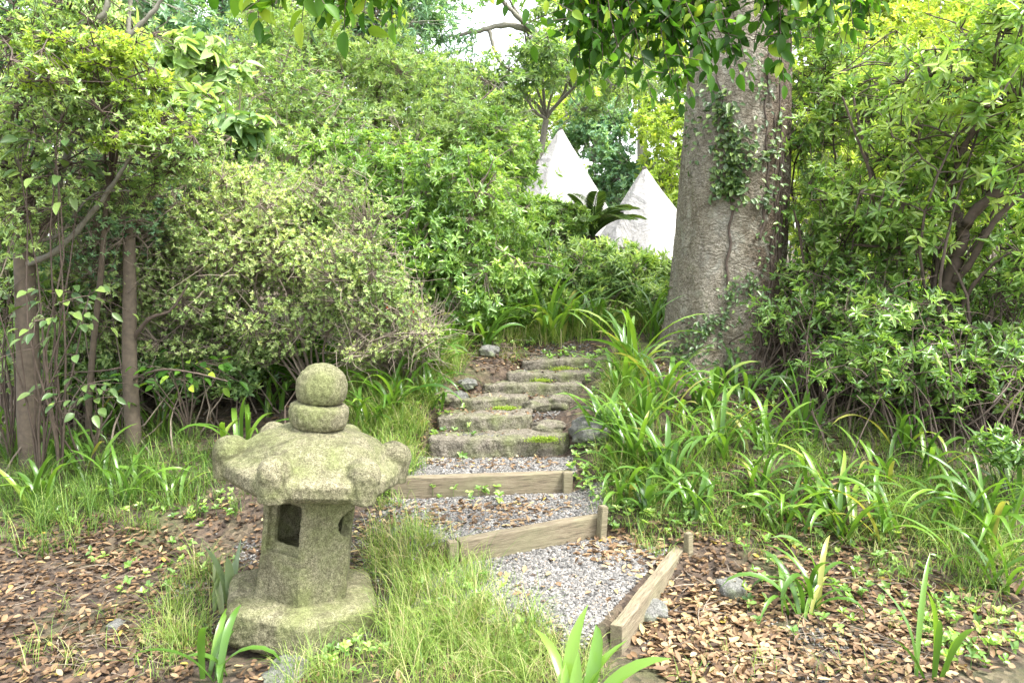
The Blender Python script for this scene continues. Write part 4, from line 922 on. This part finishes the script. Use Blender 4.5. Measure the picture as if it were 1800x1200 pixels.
SP=[ # label, px, py, n, L, W, bend
 ('strap-leaved clump by the big smooth boulder, broad leaves fanning over the steps',1068,775,12,.42,.036,1.7),
 ('upright strap-leaved clump with many glossy leaves next to the boulder clump',1118,812,20,.46,.034,1.6),
 ('strap-leaved clump directly behind the upright glossy one, on the slope',1150,765,14,.44,.034,1.7),
 ('tall bright strap-leaved clump rising at the foot of the old trunk beside the upper steps',1110,655,20,.62,.040,1.3),
 ('pale-tipped strap-leaved clump below the old trunk beside the steps',1098,700,14,.46,.036,1.8),
 ('arching strap-leaved clump with silvery bent leaves in front of the old trunk',1248,720,16,.46,.036,2.3),
 ('strap-leaved clump in the shade where the old trunk meets the slope',1310,705,12,.42,.032,2.1),
 ('dark erect strap-leaved clump below the low whorled bush',1402,775,9,.44,.032,.7),
 ('yellow-green strap-leaved clump in mid slope with upright centre',1478,945,18,.42,.030,1.9),
 ('strap-leaved clump behind the yellow-green one, leaves arching over it',1462,890,12,.42,.030,2.2),
 ('strap-leaved clump with one long leaf bowing toward the dead leaves',1566,948,11,.44,.030,2.0),
 ('thin strap-leaved tuft halfway down the slope above the thin post',1335,870,13,.36,.024,2.0),
 ('narrow strap-leaved tuft above the end of the slanting timber',1130,905,8,.34,.030,2.0),
 ('flattened strap-leaved clump lying over the small dark grey stone',1410,1080,9,.34,.028,2.4),
 ('withered strap-leaved clump with tall arching leaf over the dead leaves',1432,1045,8,.40,.026,2.6),
 ('lone strap-leaved plant bowed out of the dead leaves at the lower edge',1652,1195,6,.42,.024,1.2),
 ('strap-leaved clump at the frame edge with wide low arching leaves',1745,1035,11,.46,.032,2.1),
 ('strap-leaved clump in the dark under the thicket',1640,850,10,.42,.028,2.0),
 ('strap-leaved clump under the dim thicket at the very edge of the slope',1790,905,12,.50,.030,1.6),
 ('strap-leaved tuft between low whorled bush and mid slope grass',1545,850,9,.36,.026,2.2),
 ('fresh strap-leaved tuft beside the old trunk in front of its ivy foot',1200,760,9,.34,.030,1.9),
 ('large arching strap-leaved clump spilling from the grass bank to the steps',690,730,20,.60,.030,2.2),
 ('strap-leaved clump low in the bank grass right behind the finial',640,760,14,.44,.028,2.0),
 ('strap-leaved clump under the red-flowered end of the azalea',730,655,14,.46,.030,2.2),
 ('arching strap-leaved clump under the tall bright shrub at the bend',795,618,16,.52,.036,2.1),
 ('strap-leaved clump with long silvery leaves hanging over the bank edge',850,612,12,.50,.034,2.2),
 ('bright strap-leaved clump at the head of the path, fanning like a fountain',968,600,22,.62,.042,1.8),
 ('strap-leaved clump close behind the fountain-like one',925,585,16,.56,.038,2.0),
 ('strap-leaved clump between the fountain-like one and the old trunk',1050,592,14,.52,.036,1.9),
 ('thin strap-leaved clump in the weeds under the tents',1120,560,14,.66,.036,1.2),
 ('strap-leaved clump with one pale leaf folded over, beyond the roof of the lantern',425,790,8,.40,.038,2.0),
 ('low strap-leaved clump at the front corner beneath the lantern base',372,1190,7,.26,.034,2.4),
 ('dark strap-leaved clump near the frame edge in the grassy bank',72,890,10,.34,.032,1.5),
 ('strap-leaved tuft in front of the slim brown trunk',165,845,8,.34,.030,1.4),
 ('strap-leaved clump with a silvery leaf in the middle of the grassy bank',215,880,10,.36,.030,2.1),
 ('upright strap-leaved clump right beside the slim brown trunk',275,770,10,.44,.032,1.2),
 ('tall strap-leaved clump deep in shade behind the slim brown trunk',300,690,16,.70,.040,.9),
 ('shaded strap-leaved clump under the middle of the azalea',390,690,14,.55,.036,1.3),
 ('shaded strap-leaved clump by the grey-limbed tree',110,740,12,.50,.036,1.2),
 ('low strap-leaved tuft at the edge of the grassy bank near the dead leaves',300,885,7,.28,.026,2.2),
 ('strap-leaved clump against the foot of the grey-limbed tree',25,800,12,.44,.032,1.6),
 ('shaded strap-leaved tuft between azalea and lantern finial',480,730,9,.42,.032,1.8)]
SP+=[
 ('strap-leaved clump on the slope between the upright glossy one and the narrow tuft',1165,850,16,.44,.032,1.9),
 ('strap-leaved clump leaning over the post at the bank end of the slanting timber',1100,880,11,.38,.030,2.1),
 ('strap-leaved clump spilling from the foot of the old trunk toward the boulder',1165,715,18,.50,.034,1.9),
 ('wide strap-leaved clump in the middle of the slope below the bowed silvery leaves',1255,800,16,.48,.032,2.1),
 ('strap-leaved clump uphill of the thin halfway tuft',1345,790,15,.46,.030,2.1),
 ('strap-leaved clump low on the slope above the thin post',1230,905,13,.40,.030,2.2),
 ('strap-leaved clump pouring over the leaf litter in mid slope',1385,930,14,.44,.030,2.3),
 ('long-leaved clump hanging downhill beneath the dim thicket',1690,930,16,.52,.030,2.4),
 ('strap-leaved clump with spidery leaves above the frame-edge one',1740,960,14,.50,.028,2.3),
 ('shaded strap-leaved clump between the low whorled bush and the thicket',1590,790,14,.46,.032,1.9),
 ('strap-leaved clump crowding the grassy side of the middle steps',755,710,14,.42,.028,2.2),
 ('strap-leaved clump above the small pale stones on the bank',760,660,16,.48,.030,2.1),
 ('strap-leaved clump filling the bank corner behind the grey boulder',885,590,16,.52,.034,1.9),
 ('strap-leaved clump leaning on the shaded weeds beside the fountain-like one',1010,585,16,.56,.036,1.6),
 ('tall strap-leaved clump against the old trunk above the upper slabs',1145,600,16,.66,.038,1.3),
 ('strap-leaved clump beneath the two trunks at the edge of the shade',190,760,14,.48,.032,1.6),
 ('strap-leaved clump under the khaki azalea in line with the lantern ball',545,690,14,.46,.032,1.8),
 ('dark strap-leaved clump in front of the grey-limbed tree with leaves bent flat',100,820,12,.40,.030,2.2)]
for lb,px,py,n,L,W,bd in SP:
    kx=1.3 if px<600 else 1.08
    strap(lb,px,py,int(n*1.25*(1.2 if px<600 else 1)),L*kx,W,bd,vm=.62 if 'bright' in lb or 'yellow' in lb or 'fresh' in lb else .48)
strap('pale grey-green clump of broad upright leaves against the lantern base',392,1075,9,.34,.040,.5,mat='grayst',e=(72,92),spread=.022,dead=0.)
strap('big glossy strap-leaved plant close to the camera at the tip of the pale timber',1008,1262,9,.42,.048,1.15,azr=(-15,100),e=(45,88),vm=.72,vs=.08,spread=.02,dead=0.,p=np.array([.175,2.13,float(h(.175,2.13))]))

# grass -----------------------------------------------------------
def ell(px,py,rx,ry,n): 
    a=rng.uniform(0,6.28,n); r=np.sqrt(rng.uniform(0,1,n)); return px+rx*r*np.cos(a)+rng.normal(0,rx*.08,n), py+ry*r*np.sin(a)+rng.normal(0,ry*.08,n)
def grass(zones,name='grass'):
    b=Bag()
    for px,py,rx,ry,nt_,nb,L,W,bd,vm in zones:
        X_,Y_=ell(px,py,rx,ry,nt_); Y_=np.clip(Y_,500,1290); c=Gv(X_,Y_)
        # clear of timbers and the lantern base
        kp=np.hypot(c[:,0]-LX,c[:,1]-LY)>.37; kp&=~((np.abs(c[:,1]-yT3(c[:,0])+.02)<.08)&(c[:,0]>-.6)&(c[:,0]<.3)); c=c[kp]; nt2=len(c)
        base=np.repeat(c,nb,0)+rng.normal(0,.022,(nt2*nb,3))*[1,1,0]; base[:,2]=h(base[:,0],base[:,1])-.005
        n=len(base); tl=np.repeat(rng.uniform(.65,1.2,nt2),nb)
        v=np.clip(np.repeat(rng.normal(vm,.12,nt2),nb)+rng.normal(0,.17,n),0,1)
        blades(b,base,rng.uniform(0,6.28,n),L*tl*rng.uniform(.5,1.15,n),np.radians(rng.uniform(50,90,n)),bd*rng.uniform(.3,1.3,n),W*rng.uniform(.6,1.2,n),v,5,True,'grass',1.5)
    o=b.build(name,M['grass'],None,origin=(0,0,0)); o['kind']='stuff'; tag(o,'fine grass growing in tufts on the banks and beside the path','grass'); return o
#      px   py   rx  ry  tufts blades L   W    bend vm
grass([(345,1075,70,75,44,16,0.243,0.0030,1.6,0.60),(290,1140,80,60,19,12,0.200,0.0030,1.9,0.65),
 (735,1080,115,110,163,16,0.243,0.0030,1.7,0.67),(700,980,60,50,54,14,0.215,0.0030,1.6,0.65),(870,1130,90,60,74,14,0.215,0.0030,1.8,0.67),(960,1180,100,50,59,12,0.200,0.0030,1.9,0.67),(790,1190,150,60,64,14,0.215,0.0030,1.9,0.65),
 (560,1200,70,30,29,12,0.215,0.0030,1.9,0.65),(830,1010,50,26,24,10,0.143,0.0030,1.5,0.67),
 (150,850,190,70,125,16,0.288,0.0040,1.9,0.38),(60,910,110,70,62,14,0.264,0.0040,1.9,0.38),(290,820,110,60,71,14,0.264,0.0040,1.8,0.38),(260,900,100,40,33,12,0.192,0.0036,1.8,0.38),(420,850,60,50,25,12,0.192,0.0036,1.7,0.38),
 (640,690,75,70,208,16,0.286,0.0042,1.8,0.63),(690,790,55,60,120,14,0.220,0.0040,1.8,0.60),(580,650,60,40,96,12,0.264,0.0045,1.6,0.55),(720,700,45,60,120,14,0.242,0.0042,1.9,0.65),(770,640,50,35,96,14,0.264,0.0045,1.8,0.65),(690,880,25,20,16,12,0.132,0.0036,1.8,0.55),
 (930,590,120,18,136,14,0.264,0.0050,1.6,0.65),(1040,570,120,22,160,14,0.308,0.0050,1.4,0.71),
 (1105,690,42,60,86,16,0.276,0.0042,1.7,0.68),(1085,800,40,60,58,14,0.230,0.0040,1.8,0.58),(1160,830,80,60,77,14,0.230,0.0040,1.9,0.55),(1110,900,60,40,31,12,0.172,0.0036,2.0,0.55),(1210,900,100,60,43,14,0.213,0.0036,2.3,0.52),
 (1330,830,120,70,63,14,0.237,0.0036,2.3,0.50),(1300,930,90,50,25,14,0.200,0.0034,2.4,0.55),(1480,800,130,60,45,14,0.250,0.0036,2.2,0.42),(1480,960,100,40,19,12,0.225,0.0034,2.3,0.50),
 (1640,900,120,60,69,16,0.312,0.0034,2.6,0.55),(1720,980,110,60,48,16,0.300,0.0034,2.6,0.55),(1760,880,70,40,25,14,0.300,0.0036,2.4,0.45),(1600,800,90,50,16,12,0.225,0.0036,2.2,0.38),(1560,1010,60,30,8,12,0.200,0.0034,2.3,0.50),
 (1250,760,70,40,25,12,0.225,0.0040,2.0,0.50),(1150,960,30,24,13,10,0.138,0.0034,1.9,0.55),(1700,1100,100,60,11,10,0.200,0.0034,2.3,0.50),(1230,1180,120,30,7,8,0.125,0.0030,2.0,0.55),(1500,1130,120,60,6,8,0.150,0.0030,2.0,0.55),(150,1130,160,60,12,10,0.186,0.0030,1.9,0.60),
 (880,625,60,10,24,8,0.110,0.0030,1.6,0.55)])
# little herbs
hb=Bag(); hz=[(250,880,200,60,50),(1150,900,100,50,60),(1420,900,200,110,110),(830,880,90,14,14),(1500,1060,200,80,60),(780,760,60,60,40),(1700,1130,90,60,50),(620,1160,60,30,20),(820,1100,120,80,36),(250,1010,160,50,24),(1050,830,50,50,50),(990,630,70,8,20),(860,600,100,16,50),(1060,670,30,50,40),(700,840,40,40,30),(1330,740,160,40,90)]
hc=[]
for px,py,rx,ry,n in hz: X_,Y_=ell(px,py,rx,ry,n); hc.append(Gv(X_,Y_,.02))
hc=np.concatenate(hc); n=len(hc); hc[:,2]+=rng.uniform(0,.05,n)
rosettes(hb,hc,unit(rng.normal(0,.3,(n,3))+[0,-.2,1]),5,.032,.55,np.clip(rng.normal(.6,.2,n),0,1),(50,90),.3,LEAFC)
tubes(hb,np.stack([hc-[0,0,.06],hc],1),.0012,3,v=.3)
o=hb.build('low_herbs',M['broad'],None,origin=(0,0,0)); o['kind']='stuff'; tag(o,'tiny leafy seedlings and weeds scattered between grass and dead leaves','weeds')

# dead leaves -----------------------------------------------------
def litter(zones,name,label):
    b=Bag()
    for px,py,rx,ry,n,L,vm in zones:
        n=int(n*.55*(1.15 if px<450 else 1.1)); L*=1.12; vm-=.07*(px<450); X_,Y_=ell(px,py,rx,ry,n); ok=Y_<1240; c=Gv(X_[ok],Y_[ok],.004); n=len(c); c[:,2]+=np.abs(rng.normal(0,.007,n))
        d=rng.normal(0,1,(n,3)); d[:,2]*=.22
        leaves(b,c,d,rng.normal(0,.26,(n,3))+[0,0,1.],L*rng.uniform(.4,1.25,n)**1.2,L*rng.uniform(.28,.6,n),np.clip(rng.normal(vm,.24,n),0,.965)+ (rng.random(n)<.008)*1.,LEAFD)
    b.v=[np.clip(x,0,1) for x in b.v]; o=b.build(name,M['litter'],None,origin=(0,0,0)); o['kind']='stuff'; return tag(o,label,'dead leaves')
litter([(150,1090,260,160,3600,.036,.50),(330,960,200,90,1000,.036,.5),(100,960,200,60,900,.036,.45),(560,960,110,70,500,.034,.6),
 (1450,1120,330,110,3800,.038,.62),(1250,1120,130,100,1500,.040,.68),(1650,1040,250,110,1500,.036,.52),(1330,960,220,60,1300,.036,.5),
 (1075,960,75,26,330,.040,.66),(1120,985,60,26,160,.040,.66),(820,910,150,24,700,.034,.62),(940,890,80,14,160,.034,.62),(960,1040,150,60,60,.036,.6),(860,815,120,12,330,.032,.6),
 (1020,1020,110,60,30,.038,.7),(700,920,70,40,240,.034,.6),(1250,880,150,80,900,.036,.5),(1500,900,250,80,1500,.036,.42),(1150,830,100,60,500,.034,.5),
 (870,752,125,12,420,.028,.62),(860,728,95,9,300,.028,.6),(880,698,90,8,300,.028,.6),(880,685,100,9,260,.028,.6),(960,668,80,8,200,.028,.6),(970,645,100,14,330,.03,.6),(820,720,50,20,200,.03,.55),(900,630,110,16,330,.034,.5),(950,612,120,10,300,.034,.5),
 (1180,640,40,20,200,.035,.45),(1380,680,160,40,700,.036,.4),(760,780,40,40,160,.034,.55),(300,760,400,70,1200,.04,.42),(400,690,300,40,500,.045,.4),(740,620,100,30,200,.04,.45),(1500,740,250,60,900,.04,.38),(880,640,60,20,100,.034,.5),(700,1180,200,60,200,.034,.6),(500,1190,90,30,200,.034,.5),(930,1150,120,50,60,.034,.6)],
 'leaf_litter','brown and tan dead leaves scattered over soil and gravel')

# fallen twigs
b=Bag(); c=[]
for px,py,rx,ry,n in [(150,1080,240,120,90),(1450,1080,330,120,160),(1350,880,220,80,90),(300,760,300,60,110),(880,620,120,30,70),(1500,760,250,60,110)]:
    X_,Y_=ell(px,py,rx,ry,n); ok=Y_<1240; c.append(Gv(X_[ok],Y_[ok],.010))
c=np.concatenate(c); n=len(c); a_=rng.uniform(0,6.28,n); l_=rng.uniform(.04,.2,n); e_=c+np.stack([np.cos(a_)*l_,np.sin(a_)*l_,rng.uniform(-.004,.02,n)],1); e_[:,2]=np.maximum(e_[:,2],h(e_[:,0],e_[:,1])+.006)
tubes(b,bez(c,e_,6,.02,.12),np.linspace(.0028,.0012,6)[None],4,v=rng.uniform(.1,1,n)); o=b.build('fallen_twigs',M['twig'],None,origin=(0,0,0)); o['kind']='stuff'; tag(o,'thin fallen twigs lying among the dead leaves','twigs')

# gravel ----------------------------------------------------------
OV=np.array([[1,0,0],[-1,0,0],[0,1,0],[0,-1,0],[0,0,1],[0,0,-1],[.62,.62,.5],[-.62,.62,.5],[.62,-.62,.5],[-.62,-.62,.5]],float)
OF=np.array([[4,0,6],[4,6,2],[0,2,6],[4,2,7],[4,7,1],[2,1,7],[4,8,0],[4,3,8],[0,8,3],[4,1,9],[4,9,3],[1,3,9],[5,2,0],[5,1,2],[5,3,1],[5,0,3]])
def gravel(c,r,vm):
    n=len(c); s=r*rng.uniform(.55,1.3,(n,1))*rng.uniform(.7,1.25,(n,3))*[1,1,.7]
    a_=rng.uniform(0,6.28,n); ca,sa=np.cos(a_),np.sin(a_)
    V=OV[None]*(1+rng.uniform(-.2,.2,(n,10,1)))*s[:,None,:]
    V=np.stack([V[...,0]*ca[:,None]-V[...,1]*sa[:,None],V[...,0]*sa[:,None]+V[...,1]*ca[:,None],V[...,2]+V[...,0]*rng.uniform(-.3,.3,(n,1))],-1)+c[:,None,:]
    f=(OF[None]+(np.arange(n)*10)[:,None,None]).reshape(-1,3); return V.reshape(-1,3),f,np.repeat(np.clip(rng.normal(vm,.27,n),0,1),10)
gb=Bag()
def gzone(x0,x1,y0,y1,n,cond,r=.0075,vm=.5):
    x=rng.uniform(x0,x1,n); y=rng.uniform(y0,y1,n); k=cond(x,y); c=np.stack([x[k],y[k],h(x[k],y[k])+rng.uniform(-.002,.006,k.sum())],1)
    V,f,v=gravel(c,r,vm); gb.add(V,[f],v)
def padc(x,y):
    t=((x-.41)*.62-(y-2.78)*.36)/.717
    return (t<-.03)&(y<yT2(x)-.03)&(x>-.42+.15*noise(x,y,0,5.,2.))&(y+.45*x>2.72+.10*noise(x,y,0,6.,3.))&((y-3.42)+.6*(x-.775)<-.02)
gzone(-.5,.8,2.5,3.7,52000,padc)
gzone(-.8,.5,3.1,4.0,42000,lambda x,y:(y>yT2(x)+.05)&(y<yT3(x)-.03)&(np.abs(x-np.interp(y,*XC))<np.interp(y,*WD)+.12+.06*noise(x,y,0,7.,1.)),.007,.5)
gzone(-.7,.5,3.9,4.4,20000,lambda x,y:(y>yT3(x)+.03)&(y<4.34)&(np.abs(x-np.interp(y,*XC))<np.interp(y,*WD)+.02),.007,.45)
gzone(-.6,.9,4.4,5.9,5000,lambda x,y:np.abs(x-np.interp(y,*XC))<np.interp(y,*WD)+.0,.008,.35)
gzone(-1.6,-.3,2.6,3.8,9000,lambda x,y:(noise(x,y,0,3.,4.)>.0)&(y>2.9),.006,.4)
gzone(.5,1.5,2.0,3.0,5000,lambda x,y:noise(x,y,0,4.,5.)>.2,.006,.4)
o=gb.build('gravel',M['gravel'],None,origin=(0,0,0),smooth_=False); o['kind']='stuff'; tag(o,'grey gravel chips filling the path between the timbers','gravel')

# red azalea flowers and yellow leaf
for k,(px,py,Yv,lb) in enumerate([(727,550,4.72,'single red blossom near the low end of the khaki azalea'),(682,541,4.72,'second red blossom half hidden in the khaki azalea, nearer the lantern'),(972,625,5.5,'fallen red blossom')][:2]):
    b=Bag(); c=P(px,py,Yv); rosettes(b,c[None],np.array([[0,-1.,.3]]),6,.024,.7,.5,(30,60),.2,LEAFC); tag(b.build('red_flower',M['petal'],None),lb,'flower','red azalea blossoms')

# overhanging branches in front ------------------------------------
def overhang(label,limbpts,twigs_,L=.064,mat='canopy',vm=.42):
    root=P(*limbpts[0]); t=thing('overhanging_branch',label,'branch',root,'leafy branches hanging into view from above'); o0=t.location[:]
    q=np.array([P(*p) for p in limbpts]); s=np.linspace(0,1,24); u=np.linspace(0,1,len(q)); C=np.stack([np.interp(s,u,q[:,i]) for i in range(3)],1)
    b=Bag(); tubes(b,C[None],np.linspace(.014,.006,24)[None],8); lb=Bag()
    for (px,py,Yv) in twigs_:
        e=P(px,py,Yv); k=near(C,(e+[0,0,.5])[None])[0]; K=12; q=bez(C[k],e,K,.12,.12)[0]
        tubes(b,q[None],np.linspace(.0035,.0014,K)[None],5)
        Lq=np.linalg.norm(e-C[k]); n=max(6,int(Lq/.028)); u=np.linspace(.12,1,n)*(K-1); i_=np.clip(u.astype(int),0,K-2); f_=(u-i_)[:,None]
        pp=q[i_]*(1-f_)+q[i_+1]*f_; tg=unit(q[i_+1]-q[i_]); sgn=np.where(np.arange(n)%2,1.,-1.)[:,None]
        sd_=unit(np.cross(tg,rng.normal(0,.3,3)+[0,-1.,.2])); d=tg*.7+sd_*sgn+np.array([0,0,-.45])+rng.normal(0,.22,(n,3)); d[-1]=tg[-1]+[0,0,-.3]
        nn=np.array([0,-.45,.6])+rng.normal(0,.6,(n,3))
        vv=np.clip(rng.normal(vm,.2,n),0,1); vv[rng.random(n)<.10]=rng.uniform(.85,1)
        ll=L*rng.uniform(.6,1.15,n); leaves(lb,pp,d,nn,ll,ll*rng.uniform(.42,.55,n),vv,LEAFB)
        # side sprigs
        for j in rng.choice(K-3,5,replace=False)+2:
            e2=q[j]+rng.normal(0,.09,3)*[1,.8,.5]-[0,0,.04]; qq=bez(q[j],e2,5,.05,.08)[0]; tubes(b,qq[None],.0014,4)
            d=rng.normal(0,.7,(5,3))+[0,0,-.4]; leaves(lb,qq,d,np.array([0,-.4,.6])+rng.normal(0,.6,(5,3)),L*rng.uniform(.6,1.1,5),L*.47,np.clip(rng.normal(vm+.05,.2,5),0,1),LEAFB)
    b.build('twig',M['twigd'],t,origin=o0); lb.build('foliage',M[mat],t,origin=o0)
R_=lambda n,x0,x1,y0,y1,Y0,Y1:[(rng.uniform(x0,x1),rng.uniform(y0,y1),rng.uniform(Y0,Y1)) for _ in range(n)]
overhang('thick dark-leaved branch hanging over the upper part of the old trunk',[(1450,-420,3.4),(1250,-230,3.1),(1050,-150,2.9),(930,-140,2.8)],
  [(1050,70,2.8),(1090,120,2.8),(1145,172,2.75),(1160,110,2.9),(1195,182,2.8),(1215,120,2.9),(1120,40,2.9),(1010,30,2.8),(1060,20,2.9),(1245,130,2.8),(1180,50,2.9),(1230,60,2.85),(1290,90,2.9),(1140,90,2.85),(985,-10,2.8),(1100,-20,2.9),(1200,0,2.9),(1150,0,2.7),(1260,20,2.8),(1300,130,2.8),(1085,85,2.75),(1240,90,2.7),(1180,140,2.75),(1030,-10,2.7),(1105,165,2.8),(1130,140,2.8),(1190,160,2.85),(1215,170,2.8),(1250,160,2.85),(1285,120,2.8),(1060,110,2.8)]+R_(10,1020,1330,60,165,2.75,3.0)+R_(20,1000,1340,-40,120,2.7,3.0))
overhang('dark-leaved branch dangling past the shaded side of the old trunk',[(1650,-420,3.2),(1500,-230,3.0),(1400,-170,2.9),(1330,-160,2.8)],
  [(1378,150,2.8),(1390,95,2.85),(1372,60,2.8),(1440,60,2.9),(1480,75,2.9),(1530,40,2.9),(1420,20,2.85),(1460,10,2.8),(1340,40,2.8),(1400,0,2.8),(1510,0,2.9),(1350,100,2.85),(1500,50,2.8),(1545,10,2.9)]+R_(9,1330,1540,-50,30,2.7,3.0))
overhang('sunlit leafy twigs dipping into the top of the view over the high shrub wall',[(760,-300,2.7),(650,-150,2.6),(540,-130,2.5),(420,-130,2.5)],
  [(455,35,2.5),(480,20,2.5),(530,40,2.5),(560,20,2.5),(605,55,2.5),(585,10,2.55),(640,20,2.5),(690,40,2.5),(655,0,2.5),(700,10,2.5),(500,-10,2.5),(615,0,2.5)],.078,'canopy',.66)
overhang('small leafy twig tip dipping in beside the thick dark-leaved branch',[(980,-300,2.7),(940,-150,2.6),(900,-130,2.5)],[(890,10,2.5),(925,15,2.55),(905,-10,2.5),(960,0,2.6)],.06,'canopy',.75)
